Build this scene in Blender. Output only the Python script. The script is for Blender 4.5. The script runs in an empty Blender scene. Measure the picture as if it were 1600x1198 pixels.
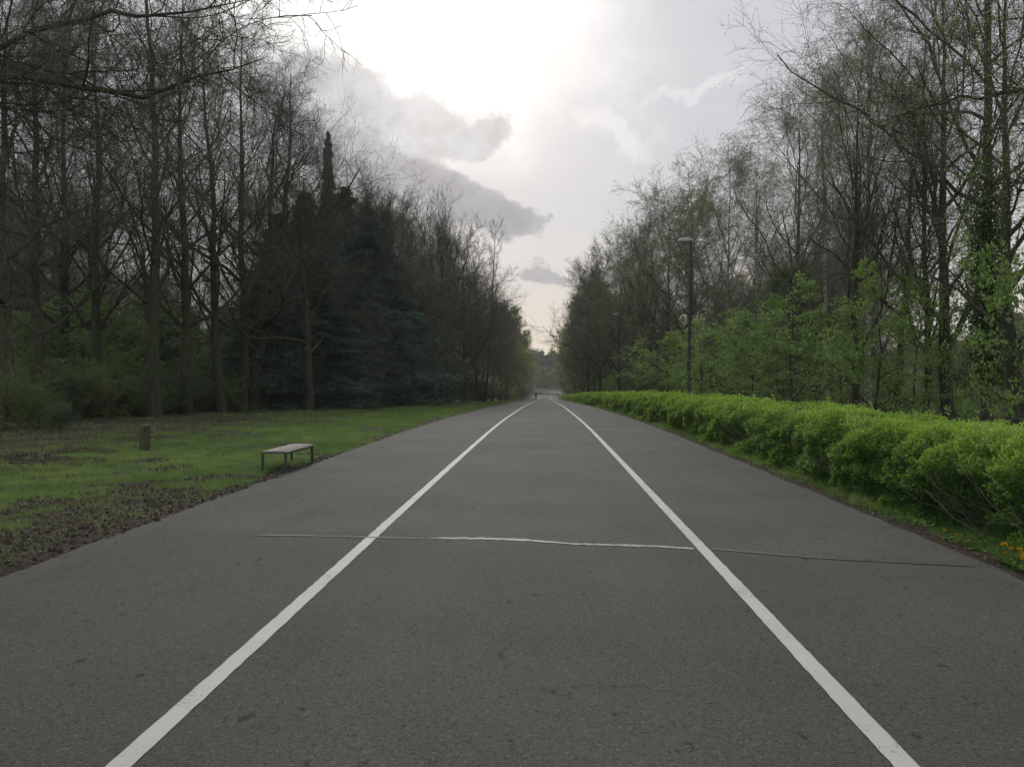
import bpy, math
import numpy as np
from mathutils import Vector

# ------------------------------------------------------------------ camera, sky, sun, exposure
SC = bpy.context.scene
COL = SC.collection
cam_d = bpy.data.cameras.new('camera'); cam = bpy.data.objects.new('camera', cam_d); COL.objects.link(cam)
cam_d.lens = 27.0; cam_d.sensor_width = 36.0; cam_d.clip_start = 0.05; cam_d.clip_end = 5000
cam.location = (0, 0, 1.6)
YAW = math.radians(2.48)
cam.rotation_euler = (math.radians(90 - 0.24), 0, YAW)
SC.camera = cam
SC.view_settings.view_transform = 'Standard'
SC.view_settings.look = 'None'
SC.view_settings.exposure = 0.26
SC.view_settings.gamma = 1.0
SC.render.engine = 'CYCLES'
SC.cycles.max_bounces = 5; SC.cycles.diffuse_bounces = 2; SC.cycles.glossy_bounces = 1
SC.cycles.transmission_bounces = 3; SC.cycles.transparent_max_bounces = 6
SC.cycles.use_denoising = True
try: SC.cycles.denoiser = 'OPENIMAGEDENOISE'
except Exception: pass

SUN_AZ, SUN_EL = math.radians(-7), math.radians(27)
sd = bpy.data.lights.new('sun', 'SUN'); sd.energy = 1.0; sd.angle = math.radians(12); sd.color = (1, .95, .88)
so = bpy.data.objects.new('sun', sd); COL.objects.link(so)
sdir = Vector((math.sin(SUN_AZ)*math.cos(SUN_EL), math.cos(SUN_AZ)*math.cos(SUN_EL), math.sin(SUN_EL)))
so.rotation_euler = (-sdir).to_track_quat('-Z', 'Y').to_euler()
so.location = (0, 0, 60)

class NT:
    """tiny node-tree helper"""
    def __init__(s, tree):
        s.t = tree; s.t.nodes.clear()
    def n(s, typ, **kw):
        nd = s.t.nodes.new(typ)
        for k, v in kw.items():
            if k.startswith('i_'):
                key = k[2:]; key = int(key) if key.isdigit() else key.replace('_', ' ')
                s.put(nd.inputs[key], v)
            else: setattr(nd, k, v)
        return nd
    def put(s, sock, v):
        if isinstance(v, bpy.types.NodeSocket): s.t.links.new(v, sock)
        else:
            if isinstance(v, (tuple, list)) and len(v) == 3 and sock.type == 'RGBA': v = (*v, 1)
            sock.default_value = v
    def m(s, op, a, b=0.0, c=0.0, clamp=False):
        nd = s.n('ShaderNodeMath', operation=op); nd.use_clamp = clamp
        s.put(nd.inputs[0], a); s.put(nd.inputs[1], b); s.put(nd.inputs[2], c); return nd.outputs[0]
    def vm(s, op, a, b=(0, 0, 0), sc=None):
        nd = s.n('ShaderNodeVectorMath', operation=op); s.put(nd.inputs[0], a); s.put(nd.inputs[1], b)
        if sc is not None: s.put(nd.inputs['Scale'], sc)
        return nd.outputs[0]
    def mix(s, f, a, b, typ='MIX'):
        nd = s.n('ShaderNodeMix', data_type='RGBA', blend_type=typ)
        s.put(nd.inputs[0], f); s.put(nd.inputs[6], a); s.put(nd.inputs[7], b); return nd.outputs[2]
    def rng(s, v, a, b, c=0.0, d=1.0, smooth=True):
        nd = s.n('ShaderNodeMapRange'); nd.interpolation_type = 'SMOOTHSTEP' if smooth else 'LINEAR'
        for i, x in enumerate((v, a, b, c, d)): s.put(nd.inputs[i], x)
        return nd.outputs[0]
    def noise(s, vec, scale, detail=4, rough=.55, out=0):
        nd = s.n('ShaderNodeTexNoise'); s.put(nd.inputs['Vector'], vec); nd.inputs['Scale'].default_value = scale
        nd.inputs['Detail'].default_value = detail; nd.inputs['Roughness'].default_value = rough
        return nd.outputs[out]

def build_world():
    W = bpy.data.worlds.new('World'); SC.world = W; W.use_nodes = True
    t = NT(W.node_tree)
    sky = t.n('ShaderNodeTexSky', sky_type='NISHITA'); sky.sun_disc = False
    sky.sun_elevation = SUN_EL; sky.sun_rotation = SUN_AZ
    sky.air_density = 1.0; sky.dust_density = 2.0
    D = t.n('ShaderNodeTexCoord').outputs['Generated']
    sp = t.n('ShaderNodeSeparateXYZ', i_0=D); x, y, z = sp.outputs
    az = t.m('ARCTAN2', x, y); el = t.m('ARCSINE', z)
    Q = t.n('ShaderNodeCombineXYZ', i_0=az, i_1=el, i_2=0.0).outputs[0]
    Do = t.vm('ADD', D, (3.71, 1.37, 5.13))
    nz = t.vm('SUBTRACT', t.noise(Do, 15, 9, .66, 1), (.5, .5, .5))
    nz2 = t.vm('SUBTRACT', t.noise(Do, 5, 4, .5, 1), (.5, .5, .5))
    Qw = t.vm('ADD', Q, t.vm('MULTIPLY', t.vm('ADD', t.vm('SCALE', nz, sc=.11), t.vm('SCALE', nz2, sc=.02)), (1, .8, 0)))
    Qs = t.vm('ADD', Q, t.vm('MULTIPLY', t.vm('ADD', t.vm('SCALE', nz2, sc=.22), t.vm('SCALE', nz, sc=.06)), (1, .8, 0)))
    def ell(vec, px, py, rx, ry, rot=0, lo=1.0, hi=.5):
        u = (px - 852)/1200; v = (594 - py)/1200
        a = math.atan(u); e = math.atan(v*math.cos(a)); k = math.cos(a)
        mp = t.n('ShaderNodeMapping', vector_type='TEXTURE')
        t.put(mp.inputs['Vector'], vec)
        mp.inputs['Location'].default_value = (a, e, 0)
        mp.inputs['Rotation'].default_value = (0, 0, math.radians(-rot))
        mp.inputs['Scale'].default_value = (rx/1200*k, ry/1200*k, 1)
        L = t.n('ShaderNodeVectorMath', operation='LENGTH', i_0=mp.outputs[0]).outputs['Value']
        return t.rng(L, lo, hi)
    # base by elevation
    base = t.mix(t.rng(el, 0.0, .22), (.84, .72, .60), (.60, .60, .60))
    base = t.mix(t.rng(el, .18, .55), base, (.54, .545, .585))
    # soft mottling of the overcast
    mot = t.noise(Do, 3.2, 6, .55)
    base = t.mix(t.rng(mot, .38, .66, 0, .30), base, (.52, .53, .57))
    lay = t.noise(t.vm('MULTIPLY', Do, (1, 1, 3.2)), 6.5, 9, .62)
    base = t.mix(t.rng(lay, .44, .60, 0, .38), base, (.56, .565, .60))
    nzh = t.vm('SUBTRACT', t.noise(t.vm('ADD', Do, (9.1, 2.2, 4.4)), 4.2, 8, .6, 1), (.5, .5, .5))
    Qg0 = t.vm('ADD', Q, t.vm('MULTIPLY', nzh, (.36, .30, 0)))
    # bright patch where the sun stands behind the cloud
    g1 = t.rng(t.n('ShaderNodeVectorMath', operation='LENGTH', i_0=t.vm('SUBTRACT', D, tuple(sdir))).outputs['Value'], .55, .0)
    base = t.mix(t.m('MULTIPLY', g1, .02), base, (1.3, 1.28, 1.24), 'ADD')
    g2 = ell(Qg0, 630, 0, 430, 205, 4, 1.25, .3)
    base = t.mix(t.m('MULTIPLY', g2, .9), base, (1.05, 1.045, 1.03))
    # large soft grey bank on the right
    nzg = t.vm('SUBTRACT', t.noise(Do, 3.1, 8, .6, 1), (.5, .5, .5))
    Qg = t.vm('ADD', Q, t.vm('MULTIPLY', nzg, (.42, .34, 0)))
    gr = ell(Qg, 1200, 120, 470, 230, -28, 1.25, .15)
    gm = t.rng(t.noise(t.vm('MULTIPLY', Do, (1, 1, 2.2)), 8, 8, .6), .38, .62, .55, 1.0)
    gr = t.m('MULTIPLY', gr, gm)
    base = t.mix(t.m('MULTIPLY', gr, .8), base, (.50, .50, .55))
    def dark(c, amt, **k):
        nonlocal base
        tex = t.mix(t.rng(t.noise(Do, 22, 6, .6), .35, .65), col, tuple(min(1, q*1.45) for q in col))
        base = t.mix(t.m('MULTIPLY', ell(*c, lo=1.0, hi=.60), amt), base, tex)
    col = (.33, .345, .38)
    dark((Qw, 525, 150, 110, 72, 8), .88)
    dark((Qw, 480, 150, 110, 60, 0), .75)
    dark((Qw, 660, 196, 100, 56, 5), .8)
    dark((Qw, 752, 212, 66, 32, -25), .8)
    col = (.215, .228, .268)
    dark((Qw, 480, 225, 95, 45, 20), .8)
    dark((Qw, 575, 250, 120, 54, 28), .9)
    dark((Qw, 660, 288, 130, 48, 22), .85)
    dark((Qw, 745, 323, 112, 42, 20), .9)
    dark((Qw, 800, 345, 62, 26, 8), .8)
    dark((Qw, 852, 340, 17, 9, 0), .7)
    dark((Qw, 856, 422, 52, 20, 8), .8)
    # thin bright streaks
    wv = t.vm('ADD', Q, t.vm('SCALE', nz, sc=.12))
    br = ell(wv, 960, 205, 95, 26, 22, 1.0, .3)
    base = t.mix(t.m('MULTIPLY', br, .5), base, (.80, .80, .80))
    br = ell(wv, 1080, 150, 110, 16, -8, 1.0, .2)
    base = t.mix(t.m('MULTIPLY', br, .35), base, (.85, .85, .87))
    # sky behind the camera and overhead: plain overcast
    b1 = t.n('ShaderNodeBackground', i_0=base, i_1=1.0)
    b2 = t.n('ShaderNodeBackground', i_0=sky.outputs[0], i_1=.08)
    mx = t.n('ShaderNodeMixShader', i_0=.92, i_1=b2.outputs[0], i_2=b1.outputs[0])
    o = t.n('ShaderNodeOutputWorld'); t.t.links.new(mx.outputs[0], o.inputs[0])
build_world()

# ------------------------------------------------------------------ helpers
def tag(o, label=None, cat=None, group=None, kind=None):
    if label: o['label'] = label
    if cat: o['category'] = cat
    if group: o['group'] = group
    if kind: o['kind'] = kind
    return o

def mesh(name, V, F, mat=None, tint=None, smooth=False, mats=None, mi=None, attrs=None):
    """V (n,3), F list of face arrays (m,3)/(m,4)"""
    if not isinstance(F, (list, tuple)): F = [F]
    F = [np.asarray(f, dtype=np.int32) for f in F if len(f)]
    me = bpy.data.meshes.new(name)
    V = np.asarray(V, dtype=np.float32)
    me.vertices.add(len(V)); me.vertices.foreach_set('co', V.ravel())
    loops = np.concatenate([f.ravel() for f in F])
    cnt = np.concatenate([np.full(len(f), f.shape[1], np.int32) for f in F])
    st = np.concatenate([[0], np.cumsum(cnt)[:-1]]).astype(np.int32)
    me.loops.add(len(loops)); me.loops.foreach_set('vertex_index', loops)
    me.polygons.add(len(cnt)); me.polygons.foreach_set('loop_start', st); me.polygons.foreach_set('loop_total', cnt)
    if mats:
        for m_ in mats: me.materials.append(m_)
        if mi is not None: me.polygons.foreach_set('material_index', np.asarray(mi, np.int32))
    elif mat: me.materials.append(mat)
    me.polygons.foreach_set('use_smooth', np.full(len(cnt), smooth, bool))
    me.update()
    if tint is not None:
        attrs = dict(attrs or {}); attrs['tint'] = tint
    for k, a in (attrs or {}).items():
        at = me.attributes.new(k, 'FLOAT', 'POINT'); at.data.foreach_set('value', np.asarray(a, np.float32))
    return me

def obj(name, me, parent=None, loc=None):
    o = bpy.data.objects.new(name, me); COL.objects.link(o)
    if parent: o.parent = parent
    if loc is not None: o.location = loc
    return o
def empty(name, loc=(0, 0, 0), rz=0, sc=1):
    o = bpy.data.objects.new(name, None); COL.objects.link(o)
    o.location = loc; o.rotation_euler = (0, 0, rz); o.scale = (sc, sc, sc); o.empty_display_size = .3
    return o
def copy_tree(o, parent=None):
    c = o.copy(); COL.objects.link(c); c.parent = parent
    for ch in list(o.children): copy_tree(ch, c)
    return c

def nrm(v): return v/np.maximum(np.linalg.norm(v, axis=-1, keepdims=True), 1e-9)
def _h(i, j, s):
    n = (i*374761393 + j*668265263 + s*974634777) & 0xffffffff
    n = ((n ^ (n >> 13))*1274126177) & 0xffffffff
    return ((n ^ (n >> 16)) & 0xffff)/65535.0
def vn(x, y, s=0):
    x = np.asarray(x, float); y = np.asarray(y, float)
    i = np.floor(x).astype(np.int64); j = np.floor(y).astype(np.int64)
    fx = x - i; fy = y - j; fx = fx*fx*(3 - 2*fx); fy = fy*fy*(3 - 2*fy)
    return (_h(i, j, s)*(1-fx) + _h(i+1, j, s)*fx)*(1-fy) + (_h(i, j+1, s)*(1-fx) + _h(i+1, j+1, s)*fx)*fy
def fbm(x, y, s=0, o=4):
    r = 0; a = .5
    for k in range(o):
        r = r + a*vn(x*2**k, y*2**k, s + k*7); a *= .5
    return r/(1 - .5**o)

def tubes(P, R, sides=3):
    n, k, _ = P.shape
    T = np.empty_like(P); T[:, 1:-1] = P[:, 2:] - P[:, :-2]; T[:, 0] = P[:, 1] - P[:, 0]; T[:, -1] = P[:, -1] - P[:, -2]
    T = nrm(T)
    ref = np.where(np.abs(T[:, :1, 2:3]) > .8, np.array([1., 0, 0]), np.array([0, 0, 1.]))
    A = nrm(np.cross(T, np.broadcast_to(ref, T.shape))); B = np.cross(T, A)
    a = np.arange(sides)*2*np.pi/sides
    ring = P[:, :, None, :] + R[:, :, None, None]*(A[:, :, None, :]*np.cos(a)[:, None] + B[:, :, None, :]*np.sin(a)[:, None])
    V = ring.reshape(-1, 3)
    b = (np.arange(n)[:, None, None]*k + np.arange(k-1)[None, :, None])*sides
    s = np.arange(sides)[None, None, :]; s2 = (s + 1) % sides
    F = np.stack([b + s, b + s2, b + sides + s2, b + sides + s], -1).reshape(-1, 4)
    return V, F

def merge(parts):
    Vs, Fs, o = [], [], 0
    for V, F in parts:
        Vs.append(V); Fs.append(F + o); o += len(V)
    return np.concatenate(Vs), np.concatenate(Fs)

def leafq(P, D, N, L, W):
    """leaf quads: base P, axis D, facing N"""
    S = nrm(np.cross(D, N)); L = np.asarray(L)[:, None]; W = np.asarray(W)[:, None]
    V = np.stack([P, P + D*L*.45 + S*W*.5, P + D*L, P + D*L*.45 - S*W*.5], 1).reshape(-1, 3)
    F = np.arange(len(P)*4).reshape(-1, 4)
    return V, F

def boxes(bl):
    """list of (cx,cy,cz, sx,sy,sz) -> V,F"""
    Vs, Fs = [], []
    for i, (cx, cy, cz, sx, sy, sz) in enumerate(bl):
        q = np.array([[x, y, z] for x in (-.5, .5) for y in (-.5, .5) for z in (-.5, .5)])
        Vs.append(q*[sx, sy, sz] + [cx, cy, cz])
        Fs.append(np.array([[0, 1, 3, 2], [4, 6, 7, 5], [0, 4, 5, 1], [2, 3, 7, 6], [0, 2, 6, 4], [1, 5, 7, 3]]) + 8*i)
    return np.concatenate(Vs), np.concatenate(Fs)

def bevel(me, w, seg=2):
    import bmesh
    b = bmesh.new(); b.from_mesh(me)
    bmesh.ops.bevel(b, geom=list(b.edges), offset=w, segments=seg, affect='EDGES', profile=.6)
    b.to_mesh(me); b.free(); return me

# ------------------------------------------------------------------ terrain
_py = np.arange(-60, 1400, 1.0)
_pz = np.interp(_py, [-60, 20, 30, 60, 90, 120, 160, 200, 250, 300, 340, 400, 460, 520, 600, 700, 900, 1400],
                [0, 0, -.04, -.50, -1.1, -1.75, -2.6, -3.4, -3.95, -4.2, -5.1, -6.2, -5.8, -5.2, -4.2, 6, 14, 20])
_k = np.ones(17)/17; _pz = np.convolve(np.pad(_pz, 8, 'edge'), _k, 'valid')
def prof(y): return np.interp(y, _py, _pz)
def xc(y): return np.where(y > 300, ((np.maximum(y, 300) - 300)/200)**2*6.0, 0.0) + (np.maximum(y - 420, 0)/100)**2*26.0
RL, RR = -4.47, 3.87
def sm(x, a, b):
    t_ = np.clip((x - a)/(b - a), 0, 1); return t_*t_*(3 - 2*t_)
def H(x, y):
    x = np.asarray(x, float); y = np.asarray(y, float)
    z = prof(y); u = x - xc(y)
    ed = np.maximum(RL - u, u - RR)                      # >0 outside the road
    n = fbm(x*2.2, y*2.2, 3, 3) - .5
    z = z + np.where(ed < 0, -.05, 0) - sm(y, 300, 330)*sm(-ed, -6, -4)*.25
    z = z + sm(ed, -.30, .12)*(.05 + .02) * (ed < 0) + (ed >= 0)*(.012 + sm(ed, 0, .5)*.03)
    z = z + sm(ed, -.25, .05)*n*.05 + sm(ed, 1.2, 5)*(fbm(x*.35, y*.35, 9, 3) - .5)*.22
    z = z + sm(-u, 16, 60)*1.3
    z = z - sm(u, 7, 45)*4.5 + sm(u, 60, 170)*26*sm(y, -50, 20)
    z = z + sm(-u, 80, 300)*10
    return z

def dirt(x, y):
    """1 where the ground is bare earth / leaf litter, 0 where it is grass"""
    n = fbm(x*.9, y*.9, 21, 4); n2 = fbm(x*2.7, y*2.7, 31, 3)
    ed = np.maximum(RL - x, x - RR)
    left = x < 0
    edge_l = np.interp(y, [0, 25, 55, 100, 150, 250], [17, 18.5, 19, 11, 8, 7])
    m = sm(-x, edge_l - 4.5, edge_l - .5)*1.15
    m = m + np.exp(-((x + 4.95)/.55)**2 - ((y - 9.3)/1.5)**2)*.62
    m = m + np.exp(-((x + 5.0)/.6)**2 - ((y - 7.0)/1.4)**2)*.30
    m = m + np.exp(-((y - 14.6)/.55)**2)*sm(-x, 8.3, 9.5)*.75
    m = m + np.exp(-((y - 27)/6.5)**2)*sm(-x, 10.0, 14.5)*1.1
    m = m + np.exp(-((ed - .05)/.14)**2)*.55
    m = m + np.exp(-((x + 4.75)/.3)**2 - ((y - 13.4)/.9)**2)*.8
    m = np.where(left, m, sm(x, 5, 6.5)*.75 + np.exp(-((ed)/.16)**2)*.95)
    m = m + .52*sm(-x, 7.0, 12.0)*left
    m = np.maximum(m + .12*left, sm(y, 60, 200)*.9)
    m = m + .20*np.exp(-((y - 8)/4.0)**2)*left + .12*left
    return np.clip(sm(m + (n - .5)*1.9 + (n2 - .5)*1.2, .42, .78), 0, 1)

# ------------------------------------------------------------------ materials
def new_mat(name):
    m_ = bpy.data.materials.new(name); m_.use_nodes = True
    return m_, NT(m_.node_tree)
def out(t, sh): t.t.links.new(sh, t.n('ShaderNodeOutputMaterial').inputs[0])
def leaf_mat(name, a, b, trans=.35, rough=.6, c=None):
    m_, t = new_mat(name)
    at = t.n('ShaderNodeAttribute', attribute_name='tint').outputs['Fac']
    co = t.mix(at, a, b)
    ob = t.n('ShaderNodeTexCoord').outputs['Object']
    co = t.mix(t.rng(t.noise(ob, 1.3, 3), .3, .7, 0, .45), co, tuple(.62*q for q in a), 'MIX')
    p = t.n('ShaderNodeBsdfPrincipled', i_Base_Color=co, i_Roughness=rough)
    p.inputs['Specular IOR Level'].default_value = .3
    tr = t.n('ShaderNodeBsdfTranslucent', i_0=t.mix(.5, co, tuple(min(1, q*1.5) for q in b)))
    out(t, t.n('ShaderNodeMixShader', i_0=trans, i_1=p.outputs[0], i_2=tr.outputs[0]).outputs[0]); return m_
def bark_mat(name, a, b, sc=6, green=0.0, bump=.4):
    m_, t = new_mat(name)
    ob = t.n('ShaderNodeTexCoord').outputs['Object']
    st = t.vm('MULTIPLY', ob, (1, 1, .22))
    n1 = t.noise(st, sc, 6, .65)
    co = t.mix(t.rng(n1, .32, .68), a, b)
    if green: co = t.mix(t.m('MULTIPLY', t.rng(t.noise(ob, 1.1, 3), .4, .62), green), co, (.045, .065, .022))
    bp = t.n('ShaderNodeBump', i_Strength=bump, i_Distance=.03, i_Height=t.noise(st, sc*3, 4, .7))
    p = t.n('ShaderNodeBsdfPrincipled', i_Base_Color=co, i_Roughness=.9, i_Normal=bp.outputs[0])
    p.inputs['Specular IOR Level'].default_value = .2
    out(t, p.outputs[0]); return m_

M = {}
M['bark'] = bark_mat('dark bark', (.028, .027, .022), (.078, .074, .060), 7, .8)
M['bark_grey'] = bark_mat('grey bark', (.07, .066, .06), (.17, .16, .145), 6, .35)
M['twig'] = bark_mat('twig bark', (.082, .084, .068), (.148, .150, .122), 3, 0, 0)
M['twig_grey'] = bark_mat('grey brown twig', (.12, .112, .094), (.20, .185, .155), 3, 0, 0)
M['twig_red'] = bark_mat('red brown twig', (.10, .062, .045), (.18, .12, .085), 3, 0, 0)
def birch_mat():
    m_, t = new_mat('birch bark')
    ob = t.n('ShaderNodeTexCoord').outputs['Object']
    st = t.vm('MULTIPLY', ob, (1.2, 1.2, 5))
    co = t.mix(t.rng(t.noise(st, 2.2, 5, .6), .52, .6), (.42, .41, .38), (.05, .045, .04))
    co = t.mix(t.rng(t.noise(ob, 1.5, 3), .45, .7, 0, .6), co, (.16, .17, .12))
    p = t.n('ShaderNodeBsdfPrincipled', i_Base_Color=co, i_Roughness=.8); out(t, p.outputs[0]); return m_
M['birch'] = birch_mat()
M['dim_leaf'] = leaf_mat('soft green leaves', (.12, .22, .07), (.25, .37, .12), .42)
M['bud'] = leaf_mat('spring buds', (.17, .20, .08), (.32, .36, .14), .45)
M['bud_brown'] = leaf_mat('brown buds', (.14, .12, .08), (.23, .20, .12), .35)
M['fresh'] = leaf_mat('fresh green leaves', (.095, .195, .048), (.27, .41, .105), .42)
M['lime'] = leaf_mat('lime green leaves', (.085, .14, .030), (.19, .26, .06), .4)
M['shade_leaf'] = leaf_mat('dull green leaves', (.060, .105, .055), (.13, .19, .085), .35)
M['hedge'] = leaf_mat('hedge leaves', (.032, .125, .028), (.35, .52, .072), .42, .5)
M['needle'] = leaf_mat('conifer needles', (.065, .130, .098), (.135, .225, .165), .15, .6)
M['ivy'] = leaf_mat('ivy leaves', (.05, .105, .028), (.13, .23, .06), .3, .45)
M['grass'] = leaf_mat('grass blades', (.065, .155, .034), (.28, .38, .11), .35, .6)
M['litter'] = leaf_mat('dead leaves', (.028, .023, .018), (.40, .36, .30), .15, .8)
M['yellow'] = leaf_mat('yellow petals', (.70, .42, .01), (.85, .60, .03), .2, .6)
M['soilbit'] = leaf_mat('soil crumbs', (.03, .024, .018), (.07, .055, .04), .0, .9)

def ground_mat():
    m_, t = new_mat('ground')
    ob = t.n('ShaderNodeTexCoord').outputs['Object']
    d = t.n('ShaderNodeAttribute', attribute_name='dirt').outputs['Fac']
    g = t.mix(t.rng(t.noise(ob, .5, 4), .3, .7), (.050, .110, .028), (.10, .175, .048))
    g = t.mix(t.rng(t.noise(ob, 9, 5, .7), .35, .75, 0, .8), g, (.022, .045, .012))
    s = t.mix(t.rng(t.noise(ob, 14, 6, .7), .35, .7), (.030, .024, .018), (.105, .082, .062))
    s = t.mix(t.rng(t.noise(ob, 55, 3, .8), .60, .70), s, (.22, .19, .155))
    dd = t.rng(t.m('ADD', d, t.m('MULTIPLY', t.m('SUBTRACT', t.noise(ob, 6, 5, .7), .5), .9)), .35, .65)
    co = t.mix(dd, g, s)
    bp = t.n('ShaderNodeBump', i_Strength=.9, i_Distance=.05, i_Height=t.noise(ob, 16, 6, .7))
    p = t.n('ShaderNodeBsdfPrincipled', i_Base_Color=co, i_Roughness=.95, i_Normal=bp.outputs[0])
    p.inputs['Specular IOR Level'].default_value = .15
    out(t, p.outputs[0]); return m_
def asphalt_mat():
    m_, t = new_mat('asphalt')
    ob = t.n('ShaderNodeTexCoord').outputs['Object']
    sp = t.n('ShaderNodeSeparateXYZ', i_0=ob)
    base = t.mix(t.rng(t.noise(ob, .45, 5, .6), .35, .65), (.082, .085, .070), (.116, .118, .096))
    st = t.vm('MULTIPLY', ob, (1.6, .05, 1))
    base = t.mix(t.rng(t.noise(st, 1.2, 3), .35, .7, 0, .35), base, (.105, .107, .095))
    base = t.mix(t.rng(t.noise(t.vm('MULTIPLY', ob, (1, .25, 1)), 1.5, 5, .6), .56, .72, 0, .5), base, (.055, .057, .046))
    # nearer slab laid with a coarser, darker mix (joint runs across the road)
    jl = t.m('ADD', sp.outputs[1], t.m('MULTIPLY', sp.outputs[0], .16))
    near = t.rng(jl, 7.75, 7.35)
    base = t.mix(t.m('MULTIPLY', near, .40), base, (.060, .062, .051))
    # tyre-polished bands along the road
    wb = t.m('ABSOLUTE', t.m('SUBTRACT', t.m('ABSOLUTE', t.m('ADD', sp.outputs[0], .15)), .8))
    base = t.mix(t.m('MULTIPLY', t.rng(wb, .42, .05), t.rng(t.noise(st, .8, 3), .25, .8, 0, .35)), base, (.115, .117, .105))
    # hairline cracks where the mat is tired
    wv_ = t.vm('ADD', ob, t.vm('SCALE', t.noise(ob, 2.5, 4, .6, 1), sc=.5))
    vc = t.n('ShaderNodeTexVoronoi', feature='DISTANCE_TO_EDGE'); t.put(vc.inputs['Vector'], wv_); vc.inputs['Scale'].default_value = .42
    ck = t.m('MULTIPLY', t.rng(vc.outputs['Distance'], .006, .001), t.rng(t.noise(ob, .38, 3), .50, .60, 0, .55))
    base = t.mix(ck, base, (.022, .022, .02))
    # aggregate
    vo = t.n('ShaderNodeTexVoronoi'); t.put(vo.inputs['Vector'], ob); vo.inputs['Scale'].default_value = 95
    sep = t.n('ShaderNodeSeparateColor', i_0=vo.outputs['Color'])
    lightst = t.rng(sep.outputs[0], .90, 1.0, 0, .5)
    base = t.mix(lightst, base, (.20, .20, .18))
    darkst = t.rng(sep.outputs[1], .70, 1.0, 0, .65)
    base = t.mix(darkst, base, (.022, .022, .020))
    base = t.mix(t.rng(t.noise(ob, 38, 4, .7), .50, .72, 0, .75), base, (.024, .025, .021))
    # small oily scuffs
    sc_ = t.noise(t.vm('MULTIPLY', ob, (1.6, 1, 1)), 5.5, 4, .6)
    base = t.mix(t.rng(sc_, .63, .70, 0, .75), base, (.018, .018, .017))
    # dusty paler edge on both sides
    ex = t.m('MAXIMUM', t.m('SUBTRACT', -4.47, sp.outputs[0]), t.m('SUBTRACT', sp.outputs[0], 3.87))
    ed = t.m('MULTIPLY', t.rng(ex, -.45, .0), t.rng(t.noise(ob, 3, 4), .3, .65))
    base = t.mix(t.m('MULTIPLY', ed, .55), base, (.125, .12, .10))
    bp = t.n('ShaderNodeBump', i_Strength=.55, i_Distance=.006, i_Height=t.noise(ob, 110, 3, .7))
    p = t.n('ShaderNodeBsdfPrincipled', i_Base_Color=base, i_Roughness=.85, i_Normal=bp.outputs[0])
    p.inputs['Specular IOR Level'].default_value = .22
    out(t, p.outputs[0]); return m_
def paint_mat(name, c, lo, hi, under=(.075, .078, .068), amt=1):
    m_, t = new_mat(name)
    ob = t.n('ShaderNodeTexCoord').outputs['Object']
    w = t.m('ADD', t.m('MULTIPLY', t.noise(ob, 45, 5, .75), .65), t.m('MULTIPLY', t.noise(ob, 2.2, 3), .35))
    f = t.rng(w, lo, hi, 0, amt)
    co = t.mix(f, c, under)
    co = t.mix(t.rng(t.noise(ob, 1.1, 4), .35, .7, 0, .3), co, tuple(.7*q for q in c))
    p = t.n('ShaderNodeBsdfPrincipled', i_Base_Color=co, i_Roughness=.7); out(t, p.outputs[0]); return m_
M['ground'] = ground_mat(); M['asphalt'] = asphalt_mat()
M['line'] = paint_mat('white road paint', (.52, .52, .48), .55, .66)
M['joint'] = paint_mat('worn pale joint', (.36, .36, .33), .50, .62)
M['joint_faint'] = paint_mat('faint pale joint', (.12, .12, .105), .50, .66)
M['crack'] = paint_mat('dark joint', (.062, .063, .055), .50, .60)
def simple(name, a, b, sc=20, rough=.6, metal=0, stretch=(1, 1, 1)):
    m_, t = new_mat(name)
    ob = t.n('ShaderNodeTexCoord').outputs['Object']
    n1 = t.noise(t.vm('MULTIPLY', ob, stretch), sc, 5, .65)
    p = t.n('ShaderNodeBsdfPrincipled', i_Base_Color=t.mix(t.rng(n1, .3, .7), a, b), i_Roughness=rough, i_Metallic=metal,
            i_Normal=t.n('ShaderNodeBump', i_Strength=.25, i_Distance=.004, i_Height=n1).outputs[0])
    out(t, p.outputs[0]); return m_
M['wood_grey'] = simple('weathered wood', (.17, .15, .13), (.34, .32, .29), 18, .7, 0, (6, .5, 6))
M['steel_green'] = simple('dark green steel', (.022, .035, .022), (.05, .065, .045), 12, .5)
M['post_wood'] = simple('mossy post wood', (.045, .045, .022), (.115, .10, .06), 12, .85, 0, (4, 4, .5))
M['lamp_dark'] = simple('dark pole paint', (.018, .021, .021), (.040, .045, .042), 8, .55)
M['lamp_head'] = simple('pale lamp housing', (.28, .29, .29), (.42, .43, .43), 8, .5)
M['glass'] = simple('lamp cover', (.30, .31, .31), (.42, .43, .43), 8, .2)
M['cloth'] = simple('dark clothing', (.010, .010, .012), (.022, .022, .026), 10, .9)
M['skin'] = simple('skin', (.35, .22, .16), (.42, .27, .2), 10, .6)
M['barrier'] = simple('dark boards', (.022, .017, .014), (.05, .038, .03), 3, .9)

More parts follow.
